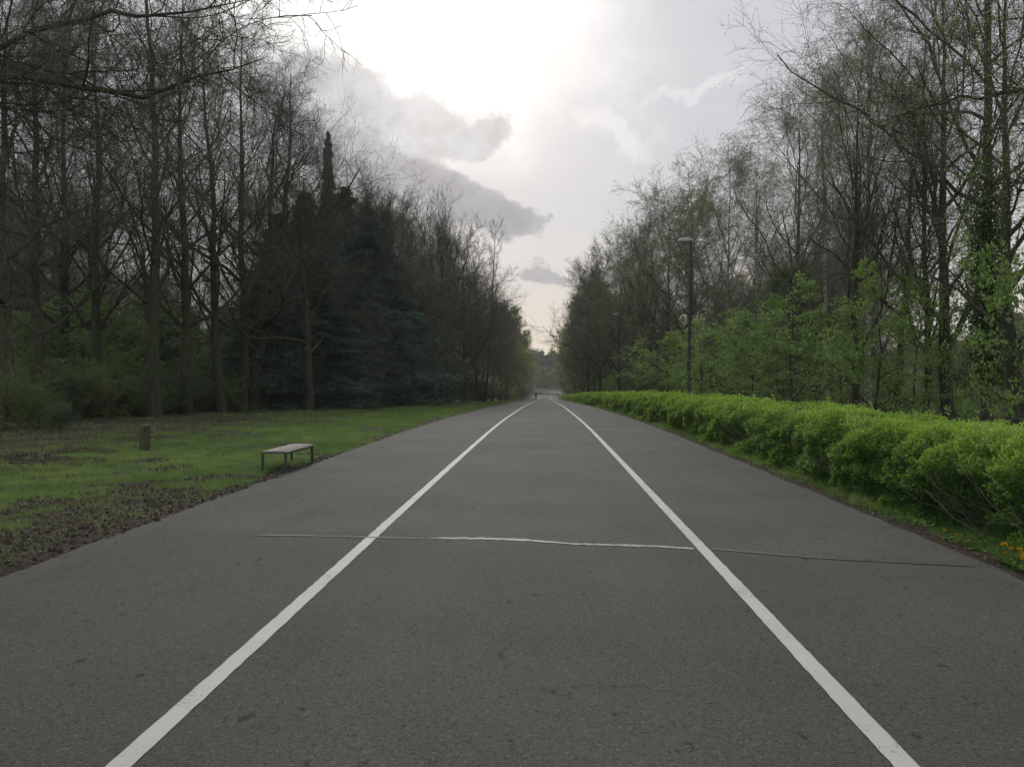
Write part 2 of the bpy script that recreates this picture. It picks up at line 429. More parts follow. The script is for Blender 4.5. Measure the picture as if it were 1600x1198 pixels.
# ------------------------------------------------------------------ ground, road, markings
def setting():
    xs = np.concatenate([-np.geomspace(500, 62, 22), np.arange(-60, -20, 2.0), np.arange(-20, -6, .4), np.arange(-6, -5, .12), np.arange(-5, -3.9, .06),
                         np.arange(-3.9, 3.3, .9), np.arange(3.3, 4.5, .06), np.arange(4.5, 9, .3), np.arange(9, 60, 2), np.geomspace(62, 500, 22)])
    ys = np.concatenate([np.arange(-14, 5, 1.0), np.arange(5, 22, .12), np.arange(22, 60, .4), np.arange(60, 160, 2), np.arange(160, 400, 6), np.geomspace(400, 1000, 22)])
    X, Y = np.meshgrid(xs, ys)
    X2 = X + xc(Y)
    V = np.stack([X2, Y, H(X2, Y)], -1).reshape(-1, 3)
    nx, ny = len(xs), len(ys)
    i = (np.arange(ny-1)[:, None]*nx + np.arange(nx-1)[None, :]).ravel()
    F = np.stack([i, i+1, i+nx+1, i+nx], -1)
    me = mesh('ground', V, F, M['ground'], smooth=True, attrs={'dirt': dirt(X2, Y).ravel()})
    tag(obj('ground', me), kind='structure')
    # road
    yy = np.concatenate([np.arange(-12, 60, 1.5), np.arange(60, 540, 3)])
    u = np.linspace(RL, RR, 9)
    UX, YY = np.meshgrid(u, yy)
    V = np.stack([UX*np.interp(YY, [320, 430], [1, 1.7]) + xc(YY), YY, prof(YY) + 0*UX], -1).reshape(-1, 3)
    n = len(u); i = (np.arange(len(yy)-1)[:, None]*n + np.arange(n-1)[None, :]).ravel()
    F = np.stack([i, i+1, i+n+1, i+n], -1)
    tag(obj('road', mesh('road', V, F, M['asphalt'], smooth=True)), kind='structure')
    def strip(name, pts, w, mat, dz=.004, seed=1, jit=.003, step=.25):
        pts = np.array(pts, float); d = np.concatenate([[0], np.cumsum(np.linalg.norm(np.diff(pts, axis=0), axis=1))])
        L = d[-1]
        s = np.arange(0, L, step) if L < 60 else np.concatenate([np.arange(0, 30, step), np.arange(30, 100, 1.0), np.arange(100, L, 4.0)])
        s = np.append(s, L)
        x = np.interp(s, d, pts[:, 0]); y = np.interp(s, d, pts[:, 1]); ww = np.interp(s, d, np.broadcast_to(w, (len(pts),)))
        tx = np.gradient(x); ty = np.gradient(y); l = np.hypot(tx, ty); nx_, ny_ = -ty/l, tx/l
        r = np.random.default_rng(seed); j1 = r.normal(0, jit, len(s)); j2 = r.normal(0, jit, len(s))
        a = ww/2 + j1; b = ww/2 + j2
        V = np.concatenate([np.stack([x + nx_*a, y + ny_*a], -1), np.stack([x - nx_*b, y - ny_*b], -1)])
        V = np.column_stack([V, prof(V[:, 1]) + dz])
        k = len(s); i = np.arange(k-1)
        F = np.stack([i, i+1, i+1+k, i+k], -1)
        tag(obj(name, mesh(name, V, F, mat)), kind='structure')
    ly = np.concatenate([[-10, 100, 200, 300], np.arange(310, 560, 10)])
    lx = xc(ly)
    strip('left_line', np.stack([lx - 1.765, ly], -1), .108, M['line'], seed=2, step=.08, jit=.002)
    strip('right_line', np.stack([lx + 1.495, ly], -1), .108, M['line'], seed=3, step=.08, jit=.002)
    J = lambda px, py: ((px - 852)/1200*1920/(py - 594), 1920/(py - 594))
    strip('joint_line', [J(668, 842), J(700, 842.5), J(760, 842.5), J(815, 844), J(900, 849.5), J(1000, 851.5), J(1082, 855)], [.02, .075, .10, .10, .06, .085, .07], M['joint'], .005, 5, .011, .04)
    strip('joint_line', [J(385, 840), J(420, 840.5), J(486, 840.5)], [.012, .06, .06], M['joint_faint'], .006, 6, .003, .05)
    strip('joint_line', [J(490, 841), J(600, 842.5), J(660, 843.5)], [.03, .05, .03], M['joint_faint'], .006, 7, .004, .05)
    strip('joint_line', [J(1110, 855), J(1180, 861), J(1300, 869)], [.06, .05, .02], M['joint_faint'], .006, 8, .004, .05)
    strip('joint_line', [J(1210, 865), J(1330, 871), J(1420, 874.5), J(1505, 878)], [.01, .035, .045, .03], M['crack'], .006, 9, .004, .05)
    strip('joint_line', [(-1.7, 32.3), (-.8, 32.3), (.2, 32.2)], [.3, .45, .1], M['joint_faint'], .006, 10, .006, .1)
setting()

# ------------------------------------------------------------------ tree growth
UP = np.array([0, 0, 1.0])
def grow(P, R, n, rng, t0=.2, t1=.98, ang=45, aj=10, Lr=.5, Lf=None, rr=.5, k=6, wig=.12, trop=.05, rmin=.004, tip=.3, keep=1.0, Labs=None, flat=0):
    B, K, _ = P.shape
    ts = t0 + (t1 - t0)*((np.arange(n)[None, :] + rng.random((B, n)))/n)
    f = np.clip(ts*(K-1), 0, K-1.001); i0 = f.astype(int); fr = (f - i0)[..., None]
    bi = np.arange(B)[:, None]
    pos = P[bi, i0]*(1-fr) + P[bi, i0+1]*fr
    tan = nrm(P[bi, i0+1] - P[bi, i0])
    rad = R[bi, i0]*(1-fr[..., 0]) + R[bi, i0+1]*fr[..., 0]
    pl = np.linalg.norm(np.diff(P, axis=1), axis=2).sum(1)[:, None]
    az = np.arange(n)[None, :]*2.39996 + rng.random((B, 1))*6.283 + rng.normal(0, .5, (B, n))
    an = np.radians(ang + rng.normal(0, aj, (B, n)))
    ref = np.where(np.abs(tan[..., 2:3]) > .9, np.array([1., 0, 0]), UP)
    a = nrm(np.cross(tan, ref)); b = np.cross(tan, a)
    d = np.cos(an)[..., None]*tan + np.sin(an)[..., None]*(np.cos(az)[..., None]*a + np.sin(az)[..., None]*b)
    if flat: d[..., 2] *= (1 - flat)
    d = nrm(d)
    L = (pl if Labs is None else Labs)*Lr*rng.uniform(.65, 1.25, (B, n))
    if Lf is not None: L = L*Lf((ts - t0)/(t1 - t0))
    r0 = np.maximum(np.minimum(rad*rr*rng.uniform(.7, 1.2, (B, n)), rad*.9), rmin)
    if keep < 1:
        kk = rng.random((B, n)) < keep
        pos, d, L, r0 = pos[kk], d[kk], L[kk], r0[kk]
    else: pos, d, L, r0 = pos.reshape(-1, 3), d.reshape(-1, 3), L.ravel(), r0.ravel()
    N = len(pos); out_ = np.empty((N, k, 3)); out_[:, 0] = pos
    w = wig
    for j in range(1, k):
        d = nrm(d + rng.normal(0, w, (N, 3)) + UP*trop)
        pos = pos + d*(L/(k-1))[:, None]; out_[:, j] = pos
    tt = np.linspace(0, 1, k)[None, :]
    RR_ = np.maximum(r0[:, None]*(1 - (1-tip)*tt), rmin*.6)
    return out_, RR_

def trunk_line(h, r, rng, k=14, lean=(0, 0), wob=.02, top=.08, flare=1.35):
    t = np.linspace(0, 1, k)
    w = np.cumsum(rng.normal(0, wob*h/k, (k, 2)), 0); w -= w[0]
    P = np.stack([w[:, 0] + lean[0]*t*h, w[:, 1] + lean[1]*t*h, t*h - .15], -1)[None]
    R = r*(1 - (1-top)*t**.9); R[0] *= flare
    return P, R[None]

class Proto:
    def __init__(s, name, parts, h): s.name, s.parts, s.h, s.first = name, parts, h, None

def tree_proto(name, h, r, seed, lv, trunk={}, bark='bark', twig='twig', leaf=None, extra=None, thick=2, limbs=None, ivy=None):
    rng = np.random.default_rng(seed)
    P, R = trunk_line(h, r, rng, **trunk)
    wood = [tubes(P, R, 10)]
    if limbs is not None:
        for (pp, rr_) in limbs:
            wood.append(tubes(pp, rr_, 7))
    tw = []; cur = (P, R); last = None; allb = [(P, R)]
    for li, a in enumerate(lv):
        a = dict(a); a['rng'] = rng
        if li == 0 and limbs is not None:
            C_ = [grow(pp, rr_, **a) for (pp, rr_) in limbs]
            C = (np.concatenate([c[0] for c in C_]), np.concatenate([c[1] for c in C_]))
        else: C = grow(*cur, **a)
        (wood if li < thick else tw).append(tubes(*C, 6 if li == 0 else (4 if li < thick else 3)))
        cur = C; allb.append(C)
    parts = []
    V, F = merge(wood); parts.append(('trunk', mesh(name + '_trunk', V, F, M[bark], smooth=True)))
    mats, mi, Vs, Fs, tint = [M[twig]], [], [], [], []
    o = 0
    if tw:
        V, F = merge(tw); Vs.append(V); Fs.append(F); mi.append(np.zeros(len(F))); tint.append(np.zeros(len(V))); o = len(V)
    if leaf:
        P_, R_ = cur; per = leaf['n']
        N = len(P_)
        sel = np.repeat(np.arange(N), per)
        if leaf.get('keep', 1) < 1: sel = sel[rng.random(len(sel)) < leaf['keep']]
        K = P_.shape[1]; f = rng.random(len(sel))**.7*(K-1.01); i0 = f.astype(int); fr = (f - i0)[:, None]
        pos = P_[sel, i0]*(1-fr) + P_[sel, i0+1]*fr + rng.normal(0, leaf.get('sp', .02), (len(sel), 3))
        d = nrm(nrm(P_[sel, i0+1] - P_[sel, i0]) + rng.normal(0, .8, (len(sel), 3)) + UP*leaf.get('droop', 0))
        nn = nrm(rng.normal(0, leaf.get('tilt', .6), (len(sel), 3)) + UP)
        L = leaf['L']*rng.uniform(.6, 1.3, len(sel))
        V, F = leafq(pos, d, nn, L, L*leaf.get('asp', .6))
        # clumps of lighter and darker leaves
        cl = fbm(pos[:, 0]*1.1 + pos[:, 2]*.7, pos[:, 1]*1.1 + pos[:, 2]*.9, seed, 3)
        tn = np.clip((cl - .5)*2.2 + .45 + rng.normal(0, .2, len(sel)), 0, 1)
        Vs.append(V); Fs.append(F + o); mats.append(M[leaf['mat']]); mi.append(np.ones(len(F))); tint.append(np.repeat(tn, 4))
    if Vs:
        parts.append(('crown', mesh(name + '_crown', np.concatenate(Vs), np.concatenate(Fs), mats=mats, mi=np.concatenate(mi), tint=np.concatenate(tint))))
    if ivy:
        n = ivy['n']; t = .10 + rng.beta(1.6, 2.0, n)*(ivy['t'] - .08); K = P.shape[1]; f = t*(K-1.01); i0 = f.astype(int); fr = f - i0
        c = P[0, i0]*(1-fr)[:, None] + P[0, i0+1]*fr[:, None]; rr_ = R[0, i0]
        a = rng.random(n)*6.283; off = rr_ + np.abs(rng.normal(0, ivy['w'], n))*(.4 + 1.2*fbm(c[:, 2]*1.3, a, 5, 3))
        q = c + np.stack([np.cos(a)*off, np.sin(a)*off, rng.normal(0, .1, n)], -1)
        dd = nrm(np.stack([np.cos(a), np.sin(a), rng.normal(-.3, .5, n)], -1) + rng.normal(0, .5, (n, 3)))
        V, F = leafq(q, dd, nrm(rng.normal(0, .7, (n, 3)) + UP), rng.uniform(.06, .12, n), rng.uniform(.05, .1, n))
        parts.append(('ivy', mesh(name + '_ivy', V, F, M['ivy'], tint=np.repeat(np.clip(fbm(q[:, 2]*2, a, 8, 3)*1.3 - .2 + rng.normal(0, .15, n), 0, 1), 4))))
    zz = np.concatenate([np.sort(cur[0][:, -1, 2])[-max(3, len(cur[0])//400):], [h*.6]])
    return Proto(name, parts, float(np.percentile(zz, 30)) if limbs is None else h)

PR = {}
def mk_protos():
    cone = lambda t: (1 - .72*t)
    rnd = lambda t: .55 + .9*t*(1-t)*2 - .25*t
    # tall forest trees, near: six orders of branches
    for i, sd_ in enumerate((11, 12, 13)):
        PR['tall%d' % i] = tree_proto('bare_tree', 22, .30, sd_, [
            dict(n=28, t0=.18, ang=46, Lr=.38, Lf=cone, rr=.42, k=9, wig=.13, trop=.10, rmin=.02),
            dict(n=9, t0=.15, ang=44, Lr=.42, rr=.5, k=7, wig=.17, trop=.06, rmin=.010),
            dict(n=7, t0=.12, ang=42, Lr=.46, rr=.55, k=5, wig=.18, trop=.03, rmin=.0065),
            dict(n=4, t0=.1, ang=40, Lr=.55, rr=.6, k=4, wig=.2, trop=.02, rmin=.0048),
            dict(n=2, t0=.15, ang=40, Lr=.6, rr=.7, k=3, wig=.2, trop=.02, rmin=.004)],
            trunk=dict(lean=(.02*(i-1), .01), wob=.05, k=16))
    # many-stemmed, broad, curving limbs
    for i, sd_ in enumerate((21, 22)):
        PR['oak%d' % i] = tree_proto('bare_tree', 17, .36, sd_, [
            dict(n=11, t0=.22, ang=58, aj=12, Lr=.52, Lf=lambda t: 1.1 - .55*t, rr=.55, k=11, wig=.22, trop=.07, rmin=.03),
            dict(n=9, t0=.2, ang=50, Lr=.42, rr=.5, k=8, wig=.24, trop=.05, rmin=.012),
            dict(n=8, t0=.12, ang=48, Lr=.42, rr=.5, k=5, wig=.24, trop=.03, rmin=.007),
            dict(n=6, t0=.1, ang=45, Lr=.5, rr=.6, k=4, wig=.25, trop=.02, rmin=.005),
            dict(n=3, t0=.15, ang=45, Lr=.6, rr=.7, k=3, wig=.25, trop=.02, rmin=.004)],
            trunk=dict(lean=(.04, -.02), wob=.09, k=14))
    # birches: fine hanging sprays with the first leaves
    for i, sd_ in enumerate((31, 32)):
        PR['birch%d' % i] = tree_proto('birch_tree', 18, .17, sd_, [
            dict(n=38, t0=.2, ang=40, Lr=.38, Lf=lambda t: 1 - .6*t, rr=.45, k=9, wig=.09, trop=.08, rmin=.014),
            dict(n=9, t0=.2, ang=36, Lr=.38, rr=.5, k=7, wig=.13, trop=-.02, rmin=.008),
            dict(n=7, t0=.15, ang=34, Lr=.5, rr=.55, k=6, wig=.13, trop=-.16, rmin=.0055),
            dict(n=4, t0=.15, ang=30, Lr=.7, rr=.6, k=4, wig=.12, trop=-.22, rmin=.004)],
            trunk=dict(lean=(.015, 0), wob=.03, k=14), bark='birch', twig='twig_grey', thick=0,
            leaf=dict(n=5, L=.045, asp=.7, mat='bud', keep=.75, sp=.015, tilt=1.5))
    # leafing broad trees for the right row
    for i, sd_ in enumerate((41, 42)):
        PR['leafing%d' % i] = tree_proto('deciduous_tree', 17, .26, sd_, [
            dict(n=20, t0=.2, ang=40, Lr=.42, Lf=lambda t: 1.1 - .6*t, rr=.5, k=10, wig=.14, trop=.09, rmin=.02),
            dict(n=9, t0=.2, ang=42, Lr=.4, rr=.5, k=7, wig=.17, trop=.06, rmin=.010),
            dict(n=7, t0=.12, ang=40, Lr=.45, rr=.5, k=5, wig=.18, trop=.03, rmin=.0065),
            dict(n=5, t0=.1, ang=40, Lr=.55, rr=.6, k=4, wig=.2, trop=.02, rmin=.005)],
            trunk=dict(lean=(-.03, .0), wob=.05, k=14), twig='twig',
            leaf=dict(n=3, L=.05, asp=.7, mat='bud', keep=.6, sp=.02, tilt=1.5))
    # mid distance
    for i, sd_ in enumerate((51, 52, 53)):
        PR['mid%d' % i] = tree_proto('bare_tree', 20, .26, sd_, [
            dict(n=28, t0=.12, ang=[40, 36, 48][i], Lr=[.48, .48, .44][i], Lf=lambda t: 1.05 - .62*t, rr=.45, k=8, wig=.11, trop=[.10, .13, .07][i], rmin=.022),
            dict(n=10, t0=.12, ang=38, Lr=.42, rr=.5, k=6, wig=.15, trop=.07, rmin=.014),
            dict(n=8, t0=.1, ang=38, Lr=.46, rr=.55, k=4, wig=.16, trop=.04, rmin=.010),
            dict(n=7, t0=.08, ang=36, Lr=.6, rr=.6, k=3, wig=.18, trop=.03, rmin=.008)],
            trunk=dict(lean=(0, 0), wob=.05, k=12), twig='twig')
    for i, sd_ in enumerate((61, 62)):
        PR['midleaf%d' % i] = tree_proto('deciduous_tree', 18, .22, sd_, [
            dict(n=28, t0=.12, ang=44, Lr=[.46, .44][i], Lf=lambda t: 1.0 - .48*t, rr=.45, k=8, wig=.12, trop=.09, rmin=.02),
            dict(n=10, t0=.12, ang=40, Lr=.42, rr=.5, k=6, wig=.15, trop=.04, rmin=.013),
            dict(n=8, t0=.1, ang=38, Lr=.48, rr=.55, k=4, wig=.16, trop=.0, rmin=.009),
            dict(n=5, t0=.08, ang=36, Lr=.6, rr=.6, k=3, wig=.18, trop=-.06, rmin=.007)],
            trunk=dict(lean=(0, 0), wob=.04, k=12), twig='twig_grey',
            leaf=dict(n=2, L=.10, asp=.7, mat='bud', keep=.8, sp=.05, tilt=1.5))
    PR['fan'] = tree_proto('bare_tree', 20, .30, 67, [
        dict(n=22, t0=.14, t1=.85, ang=26, aj=6, Lr=.60, Lf=lambda t: 1.0 - .55*t, rr=.5, k=9, wig=.06, trop=.10, rmin=.03),
        dict(n=11, t0=.15, ang=30, Lr=.36, rr=.5, k=6, wig=.12, trop=.12, rmin=.014),
        dict(n=8, t0=.1, ang=34, Lr=.44, rr=.55, k=4, wig=.14, trop=.08, rmin=.010),
        dict(n=5, t0=.08, ang=36, Lr=.6, rr=.6, k=3, wig=.16, trop=.05, rmin=.008)],
        trunk=dict(lean=(0, 0), wob=.05, k=12), twig='twig')
    PR['slender'] = tree_proto('bare_tree', 22, .17, 68, [
        dict(n=26, t0=.3, ang=42, Lr=.15, Lf=lambda t: 1.0 - .5*t, rr=.4, k=7, wig=.10, trop=.14, rmin=.02),
        dict(n=8, t0=.15, ang=38, Lr=.42, rr=.5, k=5, wig=.14, trop=.08, rmin=.012),
        dict(n=6, t0=.1, ang=36, Lr=.55, rr=.6, k=4, wig=.16, trop=.06, rmin=.009)],
        trunk=dict(lean=(.05, 0), wob=.04, k=12), twig='twig_grey')
    # low-branched tree whose fine brown twigs hang like a curtain
    PR['curtain'] = tree_proto('bare_tree', 14, .22, 65, [
        dict(n=30, t0=.10, ang=62, Lr=.40, Lf=lambda t: 1.1 - .6*t, rr=.45, k=9, wig=.15, trop=.02, rmin=.02),
        dict(n=10, t0=.15, ang=48, Lr=.42, rr=.5, k=7, wig=.18, trop=-.04, rmin=.010),
        dict(n=8, t0=.12, ang=42, Lr=.48, rr=.55, k=5, wig=.18, trop=-.10, rmin=.007),
        dict(n=6, t0=.1, ang=40, Lr=.65, rr=.6, k=4, wig=.2, trop=-.14, rmin=.0055)],
        trunk=dict(lean=(.02, 0), wob=.08, k=12), twig='twig')
    # far
    for i, (sd_, mt, kp) in enumerate(((71, 'bud_brown', .35), (72, 'bud', .9), (73, 'shade_leaf', 1.0))):
        PR['far%d' % i] = tree_proto('distant_tree', 20, .26, sd_, [
            dict(n=26, t0=.05, ang=44, Lr=.42, Lf=lambda t: 1.0 - .6*t, rr=.45, k=6, wig=.13, trop=.09, rmin=.04),
            dict(n=10, t0=.12, ang=42, Lr=.44, rr=.5, k=4, wig=.16, trop=.05, rmin=.026),
            dict(n=12, t0=.1, ang=40, Lr=.55, rr=.55, k=3, wig=.2, trop=.03, rmin=.014)],
            trunk=dict(lean=(0, 0), wob=.04, k=10), twig='twig_grey', thick=1,
            leaf=dict(n=[3, 8, 12][i], L=[.3, .35, .45][i], asp=.7, mat=mt, keep=kp, sp=.15, tilt=1.5))
    # understory trees with layered fresh leaves
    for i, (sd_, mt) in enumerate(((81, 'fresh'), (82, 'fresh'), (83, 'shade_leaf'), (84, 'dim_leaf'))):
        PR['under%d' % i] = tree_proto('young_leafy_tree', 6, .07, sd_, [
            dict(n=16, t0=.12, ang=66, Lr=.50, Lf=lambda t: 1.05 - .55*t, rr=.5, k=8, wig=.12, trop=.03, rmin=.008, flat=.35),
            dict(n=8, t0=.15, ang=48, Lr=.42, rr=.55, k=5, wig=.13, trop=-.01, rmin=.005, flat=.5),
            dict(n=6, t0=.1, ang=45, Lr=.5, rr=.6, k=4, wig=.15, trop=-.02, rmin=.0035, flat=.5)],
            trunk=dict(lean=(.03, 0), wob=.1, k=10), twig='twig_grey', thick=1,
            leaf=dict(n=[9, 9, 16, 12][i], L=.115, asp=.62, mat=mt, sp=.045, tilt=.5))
    # shrubs: many stems from the ground
    for i, (sd_, mt, n_, L_) in enumerate(((91, 'lime', 14, .055), (92, 'shade_leaf', 22, .06), (93, 'bud_brown', 3, .05), (94, 'fresh', 18, .055))):
        PR['shrub%d' % i] = tree_proto('leafy_shrub', 2.2, .035, sd_, [
            dict(n=26, t0=.0, t1=.75, ang=52, aj=16, Lr=.75, rr=.6, k=7, wig=.13, trop=.13, rmin=.007),
            dict(n=8, t0=.2, ang=40, Lr=.45, rr=.6, k=5, wig=.15, trop=.06, rmin=.004),
            dict(n=5, t0=.2, ang=40, Lr=.5, rr=.6, k=4, wig=.15, trop=.04, rmin=.003)],
            trunk=dict(lean=(0, 0), wob=.15, k=8, top=.3), twig='twig_red' if i == 2 else 'twig_grey', thick=1,
            leaf=dict(n=n_, L=L_, asp=.6, mat=mt, sp=.035, tilt=1.0))
    # ivy-clad tree
    PR['ivy'] = tree_proto('ivy_clad_tree', 19, .24, 101, [
        dict(n=14, t0=.38, ang=42, Lr=.40, Lf=lambda t: 1.1 - .6*t, rr=.5, k=10, wig=.16, trop=.08, rmin=.02),
        dict(n=9, t0=.2, ang=42, Lr=.4, rr=.5, k=7, wig=.19, trop=.05, rmin=.010),
        dict(n=7, t0=.12, ang=40, Lr=.45, rr=.5, k=5, wig=.2, trop=.03, rmin=.0065),
        dict(n=6, t0=.1, ang=40, Lr=.55, rr=.6, k=4, wig=.2, trop=.02, rmin=.0045)],
        trunk=dict(lean=(.01, 0), wob=.03, k=16, top=.2), leaf=dict(n=3, L=.05, asp=.7, mat='bud', keep=.5, sp=.02, tilt=1.5),
        ivy=dict(n=15000, t=.50, w=.30))
    conifers()

def conifers():
    for i, sd_ in enumerate((111, 112)):
        rng = np.random.default_rng(sd_)
        h = 19
        P, R = trunk_line(h, .24, rng, wob=.012, k=14, top=.04)
        B1, R1 = grow(P, R, 230, rng, t0=.05, t1=.985, ang=[92, 84][i], aj=8, Lr=.23, Lf=lambda t: ((1 - t)**.9*1.05 + .03)*rng.uniform(.55, 1.25, t.shape), rr=.3, k=8, wig=.09, trop=[-.05, .0][i], rmin=.012)
        B2, R2 = grow(B1, R1, 16, rng, t0=.12, ang=48, Lr=.34, Lf=lambda t: 1.1 - .75*t, rr=.5, k=4, wig=.08, trop=-.10, rmin=.006, flat=.5)
        B3, R3 = grow(B2, R2, 7, rng, t0=.1, ang=42, Lr=.45, rr=.5, k=3, wig=.1, trop=-.14, rmin=.004, flat=.3)
        V, F = merge([tubes(P, R, 10), tubes(B1, R1, 4)])
        parts = [('trunk', mesh('conifer_trunk', V, F, M['bark'], smooth=True))]
        Vs = []; per = 8
        sel = np.repeat(np.arange(len(B3)), per); f = rng.random(len(sel))*1.99; i0 = f.astype(int); fr = (f-i0)[:, None]
        pos = B3[sel, i0]*(1-fr) + B3[sel, i0+1]*fr
        d = nrm(nrm(B3[sel, i0+1] - B3[sel, i0]) + rng.normal(0, .6, (len(sel), 3)) - UP*.25)
        L = rng.uniform(.14, .32, len(sel))
        V, F = leafq(pos, d, nrm(rng.normal(0, .9, (len(sel), 3)) + UP), L, L*.15)
        rad_ = np.hypot(pos[:, 0], pos[:, 1])
        tn = np.clip(.2 + .5*fbm(pos[:, 0]*.9 + pos[:, 2], pos[:, 1]*.9, 3, 3) + rng.normal(0, .15, len(sel)), 0, 1)
        T3 = tubes(B2, R2, 3)
        Vc = np.concatenate([T3[0], V]); Fc = np.concatenate([T3[1], F + len(T3[0])])
        parts.append(('crown', mesh('conifer_crown', Vc, Fc, mats=[M['twig'], M['needle']],
                                    mi=np.concatenate([np.zeros(len(T3[1])), np.ones(len(F))]), tint=np.concatenate([np.zeros(len(T3[0])), np.repeat(tn, 4)]))))
        PR['conifer%d' % i] = Proto('spruce_tree', parts, h)
mk_protos()

ORD = ('nearest', 'second', 'third', 'fourth', 'fifth', 'sixth', 'farthest')
def by_lamp(Y):
    i = int(min(6, max(0, (Y - 35 + 8)//33))); k = (Y - 35 - 33*i)
    return ('level with the ' if k < 6 else 'just beyond the ' if k < 16 else 'midway past the ' if k < 26 else 'well past the ') + ORD[i] + ' street lamp'
def X_at(px, Y): return Y*math.tan(math.atan((px - 800)/1200) - YAW)
_tr = np.random.default_rng(5)
def plant(kind, x, y, h, label, cat='tree', group=None, rz=None, name=None, wide=1.0, dz=0):
    p = PR[kind]
    if p.first is None:
        r = empty(name or p.name)
        for nm, me in p.parts: obj(nm, me, r)
        p.first = r
    else:
        r = copy_tree(p.first); r.name = name or p.name
        for k_ in ('group',):
            if k_ in r: del r[k_]
    s = h/p.h
    r.location = (x, y, float(H(x, y)) + dz - .02); r.scale = (s*wide, s*wide, s)
    r.rotation_euler = (0, 0, _tr.random()*6.283 if rz is None else rz)
    tag(r, label, cat, group)
    return r
def plant_px(kind, px, Y, top, label, **k):
    x = X_at(px, Y); g = float(H(x, Y)); h = 1.6 + (594 - top)/1200*Y - g
    return plant(kind, x, Y, h, label, **k)

# ------------------------------------------------------------------ left wood
def left_wood():
    G1 = 'bare trees at the front of the left wood'
    L = [
     ('oak0', 8, 27, -120, 'pale slanting bare tree at the far left edge above the shrubs', 0),
     ('tall0', 60, 30, -160, 'thick dark bare trunk rising from shrubs at the left edge of the wood', .0),
     ('tall1', 105, 37, -60, 'slim crooked bare tree just right of the thick dark trunk on the left', 0),
     ('tall2', 150, 34, -90, 'straight bare tree standing behind the rounded green shrub on the left', 0),
     ('tall0', 240, 33, -190, 'tall heavy bare tree behind the short wooden post', 0),
     ('tall1', 292, 37, -90, 'tall bare tree between the post and the bench, crown against the bright sky', 0),
     ('tall2', 345, 40, -20, 'high bare tree with its crown against the brightest sky, left of the spruces', 0),
     ('oak1', 400, 46, 75, 'spreading bare tree with curving limbs just left of the dark spruces', 0),
     ('tall1', 378, 44, -20, 'dense-crowned bare tree whose twigs end against the bright cloud', 0),
     ('tall2', 428, 49, 48, 'rounded bare crown left above the spruces beside the dense-crowned tree', 0),
     ('oak0', 480, 46, 205, 'crooked bare tree leaning in front of the dark spruces', 0),
     ('mid1', 560, 62, 255, 'bare tree with reddish twigs rising behind the spruces', 0),
     ('mid0', 612, 70, 285, 'bare tree just right of the dark spruces', 0),
     ('fan', 690, 78, 285, 'broad bare tree with upright fan of limbs right of the spruces', 0),
     ('slender', 758, 100, 345, 'slender tall bare tree sticking above its neighbours near the road on the left', 0),
     ('midleaf0', 655, 66, 395, 'pale green leafing tree below the fan-shaped bare tree', 0),
     ('midleaf1', 728, 88, 440, 'brownish leafing tree left of the slender tall tree', 0),
    ]
    for i, (k, px, Y, top, lab, _) in enumerate(L):
        r = plant_px(k, px, Y, top, lab, group=G1, rz=0.0 if k == 'slender' else None)
    for px, Y, top, lab in ((545, 52, 390, 'low bare tree with a curtain of hanging brown twigs in front of the spruces'),
                            (700, 74, 440, 'low brown bare tree under the broad fan-shaped tree')):
        plant_px('curtain', px, Y, top, lab, group=G1, wide=1.1)
    for px, Y, top, w, lab in ((512, 56, 192, .42, 'tallest dark spruce with narrow pointed top in the left wood'),
                            (435, 50, 325, 1.7, 'broad dark spruce at the left end of the spruce clump'),
                            (474, 53, 288, 1.5, 'dark spruce just left of the tallest spruce'),
                            (541, 59, 284, 1.5, 'dark spruce just right of the tallest spruce'),
                            (572, 60, 312, 1.6, 'third dark spruce from the right end of the clump'),
                            (600, 64, 350, 1.6, 'second dark spruce from the right end of the clump'),
                            (626, 68, 405, 1.6, 'rightmost smaller dark spruce beside the pale leafing tree'),
                            (500, 50, 400, 1.8, 'low broad dark spruce in front of the tallest spruce')):
        plant_px('conifer%d' % (int(px) % 2), px, Y, top, lab, group='dark spruces in the left wood', wide=w)
    for px, Y, top, lab in ((425, 58, 215, 'bare tree showing fine twigs above the left end of the spruces'),
                            (482, 62, 240, 'bare tree showing fine twigs just behind the tallest spruce'),
                            (548, 66, 258, 'bare tree rising right behind the tallest spruce'),
                            (588, 64, 280, 'bare tree with fine twigs above the right end of the spruces'),
                            (640, 76, 300, 'bare tree between the spruces and the fan-shaped tree'),
                            (722, 86, 335, 'bare tree close right of the fan-shaped tree'),
                            (668, 92, 310, 'bare tree behind the fan-shaped tree'),
                            (745, 104, 400, 'bare tree at the foot of the slender tall tree')):
        plant_px('mid%d' % (px % 3), px, Y, top, lab, group=G1)
    # row shrinking along the road
    for i, (px, Y, top) in enumerate(((728, 96, 405), (756, 112, 425), (770, 128, 440), (782, 140, 458), (790, 150, 476), (797, 168, 490), (790, 185, 490),
                                      (806, 196, 504), (811, 220, 514), (816, 250, 524), (802, 240, 508), (822, 290, 534))):
        k = ('mid%d' % (i % 3)) if Y < 130 else ('far0' if i % 4 else 'far1')
        plant_px(k, px, Y, top, 'brownish bare tree in the left row, ' + by_lamp(Y), group='far row left of the road', wide=.85)
    # deep wood
    r = np.random.default_rng(8)
    LMK = ((0, 'beyond the leftmost shrubs'), (90, 'beyond the thick dark trunk'), (190, 'beyond the rounded yellow-green shrub'), (275, 'beyond the wooden post'),
           (380, 'between post and bench'), (480, 'beyond the bench'), (560, 'behind the tallest spruce'), (640, 'at the right end of the spruces'), (2000, 'towards the road end'))
    def where(px): return next(w for p_, w in LMK if px <= p_ or p_ == 2000)
